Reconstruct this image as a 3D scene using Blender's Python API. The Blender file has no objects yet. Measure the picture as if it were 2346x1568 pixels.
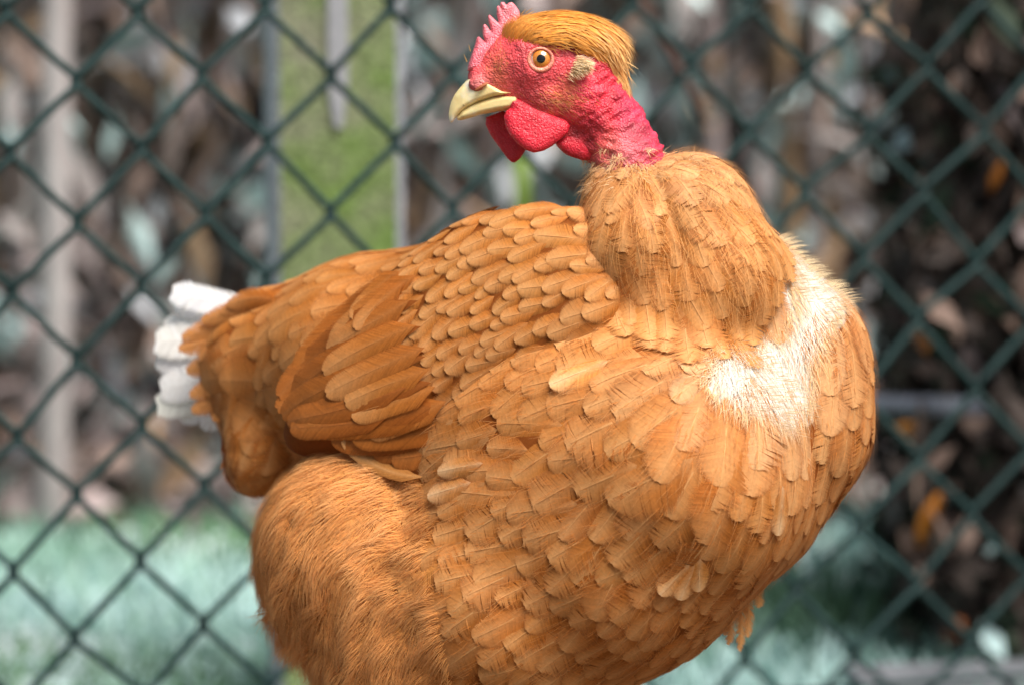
import bpy, math, random
import numpy as np
from mathutils import Vector, Matrix

rng = np.random.default_rng(7)
random.seed(7)
SC = bpy.context.scene
COL = SC.collection

# ------------------------------------------------------------------ camera
F = 8732.0                       # focal length in photo units (photo taken as 2346 wide)
UC, VC = 1173.0, 784.0
TH = math.radians(7.8)
DIST = 1.6
K = DIST / F                     # metres per unit at the hen
FW = np.array([0, math.cos(TH), -math.sin(TH)])
UP = np.array([0, math.sin(TH), math.cos(TH)])
RT = np.array([1.0, 0, 0])
CAM = np.array([0, 0, 0.287]) - FW * DIST

cam_data = bpy.data.cameras.new("camera")
cam = bpy.data.objects.new("camera", cam_data)
COL.objects.link(cam)
cam.location = CAM
cam.rotation_euler = (math.pi / 2 - TH, 0, 0)
cam_data.sensor_width = 36.0
cam_data.lens = 36.0 * F / 2346.0
cam_data.clip_start = 0.05
cam_data.clip_end = 400.0
cam_data.dof.use_dof = True
cam_data.dof.focus_distance = DIST - 0.042
cam_data.dof.aperture_fstop = 6.0
cam_data.dof.aperture_blades = 0
SC.camera = cam

# ------------------------------------------------------------------ world and light
world = bpy.data.worlds.new("World")
SC.world = world
world.use_nodes = True
wn = world.node_tree
bg = wn.nodes["Background"]
sky = wn.nodes.new("ShaderNodeTexSky")
sky.sky_type = 'NISHITA'
sky.sun_disc = False
SUN_EL, SUN_AZ = math.radians(60), math.radians(138)   # azimuth measured clockwise from +Y
sky.sun_elevation = SUN_EL
sky.sun_rotation = SUN_AZ
sky.air_density = 1.0
sky.dust_density = 5.0
sky.ozone_density = 0.4
wn.links.new(sky.outputs[0], bg.inputs[0])
bg.inputs[1].default_value = 0.06

sun_data = bpy.data.lights.new("sun", 'SUN')
sun_data.energy = 4.2
sun_data.angle = math.radians(38)
sun_data.color = (1.0, 0.95, 0.88)
sun = bpy.data.objects.new("sun", sun_data)
COL.objects.link(sun)
sd = Vector((math.sin(SUN_AZ) * math.cos(SUN_EL), math.cos(SUN_AZ) * math.cos(SUN_EL), math.sin(SUN_EL)))
sun.rotation_euler = sd.to_track_quat('Z', 'Y').to_euler()
sun.location = (1.5, -1.5, 3)

SC.view_settings.view_transform = 'Standard'
SC.view_settings.look = 'None'
SC.view_settings.exposure = 0.78
SC.view_settings.gamma = 1.0
SC.view_settings.use_curve_mapping = False
SC.render.engine = 'CYCLES'
SC.cycles.use_denoising = True
SC.cycles.max_bounces = 6
SC.cycles.transparent_max_bounces = 12

# ------------------------------------------------------------------ helpers
def P(q):
    """photo units (u right, v down, w depth behind the hen plane) -> world metres"""
    q = np.asarray(q, float)
    d = DIST + q[..., 2] * K
    a = (q[..., 0] - UC) / F * d
    b = -(q[..., 1] - VC) / F * d
    return CAM + a[..., None] * RT + b[..., None] * UP + d[..., None] * FW

def ray(u, v):
    return FW + RT * (u - UC) / F - UP * (v - VC) / F

def at_y(u, v, y):
    d = ray(u, v)
    return CAM + d * ((y - CAM[1]) / d[1])

def at_z(u, v, z=0.0):
    d = ray(u, v)
    return CAM + d * ((z - CAM[2]) / d[2])

def unit(a):
    return a / np.maximum(np.linalg.norm(a, axis=-1, keepdims=True), 1e-9)

def mesh_from(name, verts, faces, mat=None, parent=None, col=None, smooth=True, inv=None):
    """faces: list of index arrays of shape (n,3) or (n,4)"""
    verts = np.asarray(verts, np.float32)
    if not isinstance(faces, (list, tuple)):
        faces = [faces]
    me = bpy.data.meshes.new(name)
    me.vertices.add(len(verts))
    me.vertices.foreach_set("co", verts.ravel())
    nl = sum(f.size for f in faces)
    npoly = sum(len(f) for f in faces)
    me.loops.add(nl)
    me.polygons.add(npoly)
    li = np.concatenate([f.ravel() for f in faces]).astype(np.int32)
    tot = np.concatenate([np.full(len(f), f.shape[1], np.int32) for f in faces])
    st = np.concatenate([[0], np.cumsum(tot)[:-1]]).astype(np.int32)
    me.loops.foreach_set("vertex_index", li)
    me.polygons.foreach_set("loop_start", st)
    me.polygons.foreach_set("use_smooth", np.full(npoly, smooth, bool))
    if col is not None:
        ca = me.color_attributes.new("Col", 'FLOAT_COLOR', 'POINT')
        c4 = np.ones((len(verts), 4), np.float32)
        c4[:, :col.shape[1]] = np.clip(col, 0, 1)
        ca.data.foreach_set("color", c4.ravel())
    me.update(calc_edges=True)
    me.validate()
    if mat is not None:
        me.materials.append(mat)
    ob = bpy.data.objects.new(name, me)
    COL.objects.link(ob)
    if parent is not None:
        ob.parent = parent
        ob.matrix_parent_inverse = parent_inverse(parent)
    return ob

def parent_inverse(p):
    m = Matrix.Translation(p.location) if p.parent is None else Matrix.Translation(p.parent.location)
    return m.inverted()

def tag(o, label=None, cat=None, group=None, kind=None):
    if label: o["label"] = label
    if cat: o["category"] = cat
    if group: o["group"] = group
    if kind: o["kind"] = kind
    return o

def empty(name, loc):
    o = bpy.data.objects.new(name, None)
    COL.objects.link(o)
    o.location = loc
    o.empty_display_size = 0.05
    return o

_H = rng.random(4096)
def vnoise(p):
    """value noise in 3D, about 0..1"""
    i = np.floor(p).astype(np.int64)
    f = p - i
    f = f * f * (3 - 2 * f)
    r = 0
    for dx in (0, 1):
        for dy in (0, 1):
            for dz in (0, 1):
                h = _H[((i[..., 0] + dx) * 73 + (i[..., 1] + dy) * 1571 + (i[..., 2] + dz) * 311) % 4096]
                wgt = ((f[..., 0] if dx else 1 - f[..., 0]) * (f[..., 1] if dy else 1 - f[..., 1]) *
                       (f[..., 2] if dz else 1 - f[..., 2]))
                r = r + h * wgt
    return r

def inpoly(u, v, poly):
    r = np.zeros(np.shape(u), bool)
    n = len(poly)
    for a in range(n):
        x0, y0 = poly[a]
        x1, y1 = poly[(a + 1) % n]
        c = ((y0 > v) != (y1 > v)) & (u < (x1 - x0) * (v - y0) / (y1 - y0 + 1e-9) + x0)
        r ^= c
    return r

def polydist(u, v, poly):
    """signed distance, negative inside"""
    d = np.full(np.shape(u), 1e9)
    n = len(poly)
    for a in range(n):
        x0, y0 = poly[a]
        x1, y1 = poly[(a + 1) % n]
        ex, ey = x1 - x0, y1 - y0
        t = np.clip(((u - x0) * ex + (v - y0) * ey) / (ex * ex + ey * ey + 1e-9), 0, 1)
        d = np.minimum(d, np.hypot(u - x0 - t * ex, v - y0 - t * ey))
    return np.where(inpoly(u, v, poly), -d, d)

def surfnets(f, lo, hi, step):
    lo = np.array(lo, float); hi = np.array(hi, float)
    n = np.ceil((hi - lo) / step).astype(int) + 1
    ax = [lo[a] + step * np.arange(n[a]) for a in range(3)]
    Fv = np.empty(n)
    for a in range(n[0]):
        g = np.stack(np.meshgrid([ax[0][a]], ax[1], ax[2], indexing='ij'), -1)
        Fv[a] = f(g)[0]
    S = Fv < 0
    m = np.zeros(n - 1, bool)
    cs = [(x, y, z) for x in (0, 1) for y in (0, 1) for z in (0, 1)]
    sl = lambda c: tuple(slice(c[a], n[a] - 1 + c[a]) for a in range(3))
    s0 = S[sl((0, 0, 0))]
    for c in cs[1:]:
        m |= S[sl(c)] != s0
    idx = np.argwhere(m)
    ids = -np.ones(n - 1, int)
    ids[m] = np.arange(len(idx))
    acc = np.zeros((len(idx), 3)); cnt = np.zeros(len(idx))
    for c in cs:
        for a in range(3):
            if c[a]: continue
            c2 = list(c); c2[a] = 1
            i0 = idx + np.array(c); i1 = idx + np.array(c2)
            fa = Fv[i0[:, 0], i0[:, 1], i0[:, 2]]; fb = Fv[i1[:, 0], i1[:, 1], i1[:, 2]]
            x = (fa < 0) != (fb < 0)
            t = np.where(x, fa / np.where(x, fa - fb, 1), 0)
            pos = i0 + t[:, None] * (i1 - i0)
            acc[x] += pos[x]; cnt[x] += 1
    V = lo + step * acc / cnt[:, None]
    Q = []
    for a in range(3):
        b, c = (a + 1) % 3, (a + 2) % 3
        s = [slice(None)] * 3
        s[a] = slice(0, n[a] - 1); s[b] = slice(1, n[b] - 1); s[c] = slice(1, n[c] - 1)
        s2 = list(s); s2[a] = slice(1, n[a])
        A, B = S[tuple(s)], S[tuple(s2)]
        e = np.argwhere(A != B)
        sg = A[A != B]
        if len(e) == 0: continue
        e[:, b] += 1; e[:, c] += 1
        def cell(db, dc):
            q = e.copy(); q[:, b] += db; q[:, c] += dc
            return ids[q[:, 0], q[:, 1], q[:, 2]]
        quad = np.stack([cell(-1, -1), cell(0, -1), cell(0, 0), cell(-1, 0)], 1)
        quad[~sg] = quad[~sg][:, ::-1]
        Q.append(quad)
    return V, np.concatenate(Q)

def smin(a, b, k):
    h = np.clip(0.5 + 0.5 * (b - a) / k, 0, 1)
    return b + (a - b) * h - k * h * (1 - h)

def ell(p, c, r, R=None):
    q = p - np.array(c, float)
    if R is not None:
        q = q @ R
    r = np.array(r, float)
    k0 = np.linalg.norm(q / r, axis=-1)
    k1 = np.linalg.norm(q / (r * r), axis=-1)
    return k0 * (k0 - 1) / np.maximum(k1, 1e-9)

def cone(p, a, ra, b, rb):
    a = np.array(a, float); b = np.array(b, float)
    d = b - a
    t = np.clip(((p - a) @ d) / (d @ d), 0, 1)
    return np.linalg.norm(p - a - t[..., None] * d, axis=-1) - (ra + (rb - ra) * t)

def grad(sdf, p, e=2.0):
    g = np.stack([sdf(p + np.array(o)) - sdf(p - np.array(o)) for o in ((e, 0, 0), (0, e, 0), (0, 0, e))], -1)
    return unit(g)

# ------------------------------------------------------------------ materials
def new_mat(name):
    m = bpy.data.materials.new(name)
    m.use_nodes = True
    nt = m.node_tree
    return m, nt, nt.nodes["Principled BSDF"], nt.nodes["Material Output"]

def ramp(nt, stops):
    r = nt.nodes.new("ShaderNodeValToRGB")
    el = r.color_ramp.elements
    while len(el) < len(stops):
        el.new(0.5)
    for e, (p_, c) in zip(el, stops):
        e.position = p_
        e.color = (*c, 1)
    return r

def noise(nt, scale, detail=4, vec=None, rough=0.55):
    t = nt.nodes.new("ShaderNodeTexNoise")
    t.inputs["Scale"].default_value = scale
    t.inputs["Detail"].default_value = detail
    t.inputs["Roughness"].default_value = rough
    if vec is not None:
        nt.links.new(vec, t.inputs["Vector"])
    return t

def bump(nt, b, height, strength, dist):
    n = nt.nodes.new("ShaderNodeBump")
    n.inputs["Strength"].default_value = strength
    n.inputs["Distance"].default_value = dist
    nt.links.new(height, n.inputs["Height"])
    nt.links.new(n.outputs[0], b.inputs["Normal"])
    return n

def mix(nt, a, b, fac, mode='MIX'):
    n = nt.nodes.new("ShaderNodeMix")
    n.data_type = 'RGBA'
    n.blend_type = mode
    for sock, val in ((n.inputs[6], a), (n.inputs[7], b), (n.inputs[0], fac)):
        if isinstance(val, (int, float)):
            sock.default_value = val
        elif isinstance(val, tuple):
            sock.default_value = (*val, 1)
        else:
            nt.links.new(val, sock)
    return n.outputs[2]

def objcoord(nt):
    t = nt.nodes.new("ShaderNodeTexCoord")
    return t.outputs["Object"]

def feather_mat(name, trans=0.25, rough=0.6, sheen=0.0):
    m, nt, b, out = new_mat(name)
    a = nt.nodes.new("ShaderNodeAttribute"); a.attribute_name = "Col"
    n = noise(nt, 900, 3, objcoord(nt))
    r = ramp(nt, [(0.3, (0.82, 0.80, 0.78)), (0.7, (1.0, 1.0, 1.0))])
    nt.links.new(n.outputs[0], r.inputs[0])
    c = mix(nt, a.outputs[0], r.outputs[0], 1.0, 'MULTIPLY')
    nt.links.new(c, b.inputs["Base Color"])
    b.inputs["Roughness"].default_value = rough
    b.inputs["Specular IOR Level"].default_value = 0.18
    b.inputs["Sheen Weight"].default_value = sheen
    tr = nt.nodes.new("ShaderNodeBsdfTranslucent")
    nt.links.new(c, tr.inputs[0])
    mx = nt.nodes.new("ShaderNodeMixShader")
    mx.inputs[0].default_value = trans
    nt.links.new(b.outputs[0], mx.inputs[1]); nt.links.new(tr.outputs[0], mx.inputs[2])
    tp = nt.nodes.new("ShaderNodeBsdfTransparent")
    m2 = nt.nodes.new("ShaderNodeMixShader")
    nt.links.new(a.outputs["Alpha"], m2.inputs[0])
    nt.links.new(tp.outputs[0], m2.inputs[1]); nt.links.new(mx.outputs[0], m2.inputs[2])
    nt.links.new(m2.outputs[0], out.inputs[0])
    return m

def skin_mat(name, scale=1000, bumpd=0.0006, speck=0.5, rough=0.42, sss=0.12, wr=0.0):
    m, nt, b, out = new_mat(name)
    a = nt.nodes.new("ShaderNodeAttribute"); a.attribute_name = "Col"
    oc = objcoord(nt)
    v = nt.nodes.new("ShaderNodeTexVoronoi"); v.inputs["Scale"].default_value = scale
    nz = noise(nt, 160, 3, oc)
    wv = mix(nt, oc, nz.outputs[1], 0.004)
    nt.links.new(wv, v.inputs["Vector"])
    n1 = noise(nt, 220, 5, oc)
    r = ramp(nt, [(0.25, (0.55, 0.5, 0.5)), (0.5, (1, 1, 1)), (0.8, (1.15, 1.5, 1.4))])
    nt.links.new(n1.outputs[0], r.inputs[0])
    c = mix(nt, a.outputs[0], r.outputs[0], 0.75, 'MULTIPLY')
    r2 = ramp(nt, [(0.0, (1, 1, 1)), (0.35, (0, 0, 0))])
    nt.links.new(v.outputs["Distance"], r2.inputs[0])
    fm = nt.nodes.new("ShaderNodeMath"); fm.operation = 'MULTIPLY'
    nt.links.new(r2.outputs[0], fm.inputs[0]); fm.inputs[1].default_value = speck
    c = mix(nt, c, (0.90, 0.36, 0.38), fm.outputs[0])
    nt.links.new(c, b.inputs["Base Color"])
    b.inputs["Roughness"].default_value = rough
    b.inputs["Specular IOR Level"].default_value = 0.45
    b.inputs["Subsurface Weight"].default_value = sss
    b.inputs["Subsurface Radius"].default_value = (1.0, 0.25, 0.2)
    b.inputs["Subsurface Scale"].default_value = 0.002
    inv = nt.nodes.new("ShaderNodeMath"); inv.operation = 'SUBTRACT'
    inv.inputs[0].default_value = 1.0
    nt.links.new(v.outputs["Distance"], inv.inputs[1])
    ad = nt.nodes.new("ShaderNodeMath"); ad.operation = 'ADD'
    nt.links.new(inv.outputs[0], ad.inputs[0]); nt.links.new(n1.outputs[0], ad.inputs[1])
    bump(nt, b, ad.outputs[0], 0.9, bumpd)
    return m

def plain_mat(name, c1, c2, scale, rough=0.6, bumpd=0.0, detail=5, spec=0.4):
    m, nt, b, out = new_mat(name)
    oc = objcoord(nt)
    n = noise(nt, scale, detail, oc)
    r = ramp(nt, [(0.32, c1), (0.68, c2)])
    nt.links.new(n.outputs[0], r.inputs[0])
    nt.links.new(r.outputs[0], b.inputs["Base Color"])
    b.inputs["Roughness"].default_value = rough
    b.inputs["Specular IOR Level"].default_value = spec
    if bumpd:
        bump(nt, b, n.outputs[0], 0.8, bumpd)
    return m

def attr_mat(name, rough=0.7, trans=0.0, spec=0.3):
    m, nt, b, out = new_mat(name)
    a = nt.nodes.new("ShaderNodeAttribute"); a.attribute_name = "Col"
    n = noise(nt, 60, 3, objcoord(nt))
    r = ramp(nt, [(0.3, (0.75, 0.75, 0.75)), (0.7, (1.05, 1.05, 1.05))])
    nt.links.new(n.outputs[0], r.inputs[0])
    c = mix(nt, a.outputs[0], r.outputs[0], 1.0, 'MULTIPLY')
    nt.links.new(c, b.inputs["Base Color"])
    b.inputs["Roughness"].default_value = rough
    b.inputs["Specular IOR Level"].default_value = spec
    return m

M_FEATHER = feather_mat("feather_vane")
M_DOWN = feather_mat("feather_down", 0.3, 0.8, 0.0)
M_SKIN = skin_mat("red_bare_skin", 1000, 0.0005, 0.32, 0.5)
M_WATTLE = skin_mat("wattle_skin", 1150, 0.00035, 0.22, 0.46)
M_COMB = skin_mat("comb_skin", 1200, 0.0005, 0.5, 0.4)
M_WIRE = plain_mat("green_coated_wire", (0.006, 0.022, 0.022), (0.016, 0.042, 0.042), 40, 0.6, 0.0, 4, 0.25)

# ------------------------------------------------------------------ the setting
def build_ground():
    m, nt, b, out = new_mat("frosted_ground")
    oc = objcoord(nt)
    n1 = noise(nt, 5.0, 4, oc); n2 = noise(nt, 40, 5, oc)
    r = ramp(nt, [(0.32, (0.14, 0.25, 0.12)), (0.42, (0.24, 0.42, 0.34)), (0.52, (0.36, 0.54, 0.50)), (0.64, (0.56, 0.68, 0.70))])
    nt.links.new(n1.outputs[0], r.inputs[0])
    r2 = ramp(nt, [(0.3, (0.6, 0.6, 0.6)), (0.7, (1.1, 1.1, 1.1))])
    nt.links.new(n2.outputs[0], r2.inputs[0])
    nt.links.new(mix(nt, r.outputs[0], r2.outputs[0], 1.0, 'MULTIPLY'), b.inputs["Base Color"])
    b.inputs["Roughness"].default_value = 0.85
    bump(nt, b, n2.outputs[0], 0.7, 0.02)
    xs = np.concatenate([np.linspace(-150, -3, 8), np.linspace(-2.5, 2.5, 60), np.linspace(3, 150, 8)])
    ys = np.concatenate([np.linspace(-150, -3, 8), np.linspace(-2.5, 3.5, 70), np.linspace(4, 150, 8)])
    X, Y = np.meshgrid(xs, ys, indexing='ij')
    near = np.exp(-((X / 2.5) ** 2 + (Y / 3) ** 2))
    Z = -0.012 + 0.024 * (vnoise(np.stack([X * 3, Y * 3, X * 0], -1)) - 0.5) * near
    V = np.stack([X, Y, Z], -1).reshape(-1, 3)
    a, c = X.shape
    I = np.arange(a * c).reshape(a, c)
    Fq = np.stack([I[:-1, :-1], I[1:, :-1], I[1:, 1:], I[:-1, 1:]], -1).reshape(-1, 4)
    g = mesh_from("ground", V, Fq, m)
    tag(g, kind="structure", label="frosted lawn ground under the hen and behind the wire fence", cat="ground")
    msoil = plain_mat("added_soil", (0.05, 0.032, 0.02), (0.13, 0.085, 0.055), 14, 0.95, 0.01)  # unseen brown earth added so light bounced onto the hen stays warm
    X, Y = np.meshgrid(np.linspace(-3, 3, 70), np.linspace(-4, 1, 60), indexing='ij')
    Y = Y * 1.0
    edge = FP['y'] + 0.07 + X * math.tan(FP['yaw']) - 0.02
    Y = np.minimum(Y, edge)
    Z = 0.004 + 0.010 * (vnoise(np.stack([X * 7, Y * 7, X * 0 + 4], -1)) - 0.5)
    I = np.arange(X.size).reshape(X.shape)
    Fq = np.stack([I[:-1, :-1], I[1:, :-1], I[1:, 1:], I[:-1, 1:]], -1).reshape(-1, 4)
    V = np.stack([X, Y, Z], -1).reshape(-1, 3)
    keepf = (V[Fq[:, 2], 1] - V[Fq[:, 0], 1] > 1e-4) | (V[Fq[:, 3], 1] - V[Fq[:, 1], 1] > 1e-4)
    tag(mesh_from("added_floor", V, Fq[keepf], msoil), kind="structure", label="bare brown earth of the chicken run on the hen's side of the fence", cat="ground")
    # grass blades
    mg = attr_mat("frosted_grass_blade", 0.6)
    n = 26000
    y = rng.uniform(0.1, 1.9, n); x = rng.uniform(-0.75, 0.75, n) * (0.55 + 0.3 * y)
    n2_ = 3000
    x = np.concatenate([x, rng.uniform(-0.5, 0.5, n2_)]); y = np.concatenate([y, rng.uniform(0.5, 0.9, n2_)])
    kk = y > 0.46 + x * math.tan(FP['yaw'])
    x, y = x[kk], y[kk]
    n = len(x)
    fr = vnoise(np.stack([x * 6 + 3, y * 4.5, x * 0 + 2.2], -1)) * 0.75 + 0.25 * vnoise(np.stack([x * 17, y * 14, x * 0 + 9], -1))
    fr = np.clip((fr - 0.25) / 0.33, 0, 1)[:, None]
    c = (1 - fr) * np.array([0.10, 0.22, 0.10]) + fr * np.array([0.36, 0.58, 0.55])
    c = np.where(fr > 0.85, c * 0.6 + 0.4 * np.array([0.60, 0.78, 0.80]), c)
    c = c * rng.uniform(0.85, 1.2, (n, 1))
    h = rng.uniform(0.014, 0.034, n); ang = rng.uniform(0, 6.28, n); lean = rng.uniform(0.2, 0.9, n)
    b0 = np.stack([x, y, np.full(n, -0.02)], -1)
    d = np.stack([np.cos(ang), np.sin(ang), np.zeros(n)], -1)
    s = np.stack([-np.sin(ang), np.cos(ang), np.zeros(n)], -1) * rng.uniform(0.0015, 0.003, (n, 1))
    up = np.array([0, 0, 1.0])
    p1 = b0 + up * (h * 0.6)[:, None] + d * (h * lean * 0.3)[:, None]
    p2 = b0 + up * h[:, None] + d * (h * lean)[:, None]
    V = np.stack([b0 - s, b0 + s, p1 - s * 0.7, p1 + s * 0.7, p2], 1).reshape(-1, 3)
    o = np.arange(n)[:, None] * 5
    go = mesh_from("frosted_grass", V, [o + np.array([[0, 1, 3, 2]]), o + np.array([[2, 3, 4]])], mg, col=np.repeat(c, 5, 0))
    tag(go, "short green grass white with hoarfrost behind the fence", "grass", kind="stuff")
    # rising bank behind the hedge
    mb = plain_mat("leaf_litter_bank", (0.08, 0.06, 0.05), (0.26, 0.21, 0.19), 9, 0.9, 0.03)
    X, Y = np.meshgrid(np.linspace(-6, 6, 60), np.linspace(2.1, 8, 40), indexing='ij')
    Z = -0.1 + np.clip(Y - 2.2, 0, 3) * 0.9 + 0.25 * (vnoise(np.stack([X * 2, Y * 2, X * 0], -1)) - 0.5)
    V = np.stack([X, Y, Z], -1).reshape(-1, 3)
    I = np.arange(X.size).reshape(X.shape)
    Fq = np.stack([I[:-1, :-1], I[1:, :-1], I[1:, 1:], I[:-1, 1:]], -1).reshape(-1, 4)
    tag(mesh_from("bank", V, Fq, mb), kind="structure", label="brown leaf-littered earth bank rising behind the shrubs", cat="bank")

def tube(path, rad, sides=8, closed_caps=True):
    path = np.asarray(path, float)
    n = len(path)
    rad = np.broadcast_to(np.asarray(rad, float), (n,))
    t = unit(np.gradient(path, axis=0))
    ref = np.array([0.0, 1.0, 0.0]) if abs(t[:, 1]).mean() < 0.8 else np.array([1.0, 0, 0])
    a = unit(np.cross(t, ref)); b = np.cross(t, a)
    th = np.linspace(0, 2 * np.pi, sides, endpoint=False)
    V = (path[:, None] + rad[:, None, None] * (np.cos(th)[None, :, None] * a[:, None] + np.sin(th)[None, :, None] * b[:, None])).reshape(-1, 3)
    i = np.arange(n - 1)[:, None] * sides; j = np.arange(sides)[None]
    j2 = (j + 1) % sides
    Q = np.stack([i + j, i + sides + j, i + sides + j2, i + j2], -1).reshape(-1, 4)
    V = np.concatenate([V, path[:1], path[-1:]])
    jj = np.arange(sides)
    T = np.concatenate([np.stack([np.full(sides, n * sides), jj, (jj + 1) % sides], 1),
                        np.stack([np.full(sides, n * sides + 1), (n - 1) * sides + (jj + 1) % sides, (n - 1) * sides + jj], 1)])
    return V, Q, T

FP = dict(x=-0.22609, y=0.37766, z=0.4078, W=0.06777, H=0.0725, yaw=0.302, roll=-0.00275)
FDIR = np.array([math.cos(FP['yaw']), math.sin(FP['yaw']), FP['roll']])
FNRM = np.array([-math.sin(FP['yaw']), math.cos(FP['yaw']), 0])       # away from the camera
SAG = [(1, 0, -1, -11), (0, 1, -8, -4), (2, 1, 1, 6), (4, 1, -8, 1), (1, 2, -7, 1), (3, 2, -6, 10), (-1, 2, -5, -2), (0, 3, -5, -7),
       (2, 3, -5, 5), (4, 3, -4, 1), (-1, 4, -4, 0), (1, 4, -2, 5), (3, 4, 1, 11), (5, 2, -12, 3), (10, 1, 0, 12), (12, 1, 1, -8),
       (13, 0, -4, -31), (14, 1, -8, -3), (11, 2, 4, 10), (13, 2, -6, -1), (15, 2, -15, -2), (12, 3, 8, 21), (14, 3, -4, 13),
       (13, 4, 1, 15), (15, 4, 0, -9), (14, 5, 7, 17), (11, 0, 1, -12), (0, 5, 2, -2), (-1, 6, -8, -15), (1, 6, 0, 1), (0, 7, 7, 7),
       (2, 7, 6, 12), (-1, 8, 8, -7), (1, 8, 9, 2), (0, 9, 17, -12), (2, 9, 12, 5), (13, 8, 5, -11), (12, 9, 20, 2), (15, 6, -3, 0),
       (15, 8, 2, 4), (14, 9, -4, -3), (14, 7, -5, -12), (13, 10, 15, -10)]
SAGA = np.array(SAG, float)

def fence_node(i, j):
    p = np.array([FP['x'], FP['y'], FP['z']]) + FDIR * i * FP['W'] / 2 - np.array([0, 0, 1.0]) * j * FP['H'] / 2
    d2 = (SAGA[:, 0] - i) ** 2 + (SAGA[:, 1] - j) ** 2
    w = np.exp(-d2 / 0.5)
    s = (w[:, None] * SAGA[:, 2:]).sum(0) / (w.sum() + 0.15)
    k = 2.05 / F
    return p - np.array([s[0] * k, 0, -s[1] * k])

def build_fence():
    root = empty("chain_link_fence", tuple(at_z(UC, 3000) * 0 + np.array([0.0, FP['y'] + 0.07, 0.0])))
    tag(root, "green plastic-coated chain-link wire fence with diamond mesh behind the hen", "fence")
    J0, J1 = -14, 11
    for i in range(-14, 32):
        pts = []
        for j in range(J0, J1 + 1):
            left = (i + j) % 2 == 1
            nd = fence_node(i if left else i + 1, j)
            if nd[2] < -0.005: break
            side = -1 if left else 1
            over = FDIR * side * 0.0016
            dz = np.array([0, 0, 0.0035])
            # the apex hooks round its neighbour: comes in from the front and leaves at the back
            pts += [(nd + dz * 1.6 - FDIR * side * 0.0042 + FNRM * side * 0.0010, left), (nd + over * 1.0 + dz * 0.35 + FNRM * side * 0.0016, left),
                    (nd + over * 1.0 - dz * 0.35 - FNRM * side * 0.0016, left), (nd - dz * 1.6 - FDIR * side * 0.0042 - FNRM * side * 0.0010, left)]
        path = np.array([q for q, _ in pts])
        V, Q, T = tube(path, 0.0021, 8)
        mesh_from("wire", V - np.array(root.location), [Q, T], M_WIRE).parent = root
    # line wires woven through the mesh at top and bottom
    for j in (-13.5, 10.6):
        path = [fence_node(a, j) * 1.0 - FNRM * 0.004 for a in range(-14, 33)]
        for q in path: q[2] = FP['z'] - j * FP['H'] / 2
        V, Q, T = tube(path, 0.0016, 8)
        mesh_from("line_wire", V - np.array(root.location), [Q, T], M_WIRE).parent = root

def box_bevel(sx, sy, z0, z1, ch, nz=14):
    """post with chamfered edges: 8-sided outline"""
    o = np.array([(-sx + ch, -sy), (sx - ch, -sy), (sx, -sy + ch), (sx, sy - ch), (sx - ch, sy), (-sx + ch, sy), (-sx, sy - ch), (-sx, -sy + ch)])
    zs = np.linspace(z0, z1, nz)
    V = np.array([(x, y, z) for z in zs for x, y in o])
    i = np.arange(nz - 1)[:, None] * 8; j = np.arange(8)[None]
    Q = np.stack([i + j, i + (j + 1) % 8, i + 8 + (j + 1) % 8, i + 8 + j], -1).reshape(-1, 4)
    return V, Q, [list(range(7, -1, -1)), [(nz - 1) * 8 + a for a in range(8)]]

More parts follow.
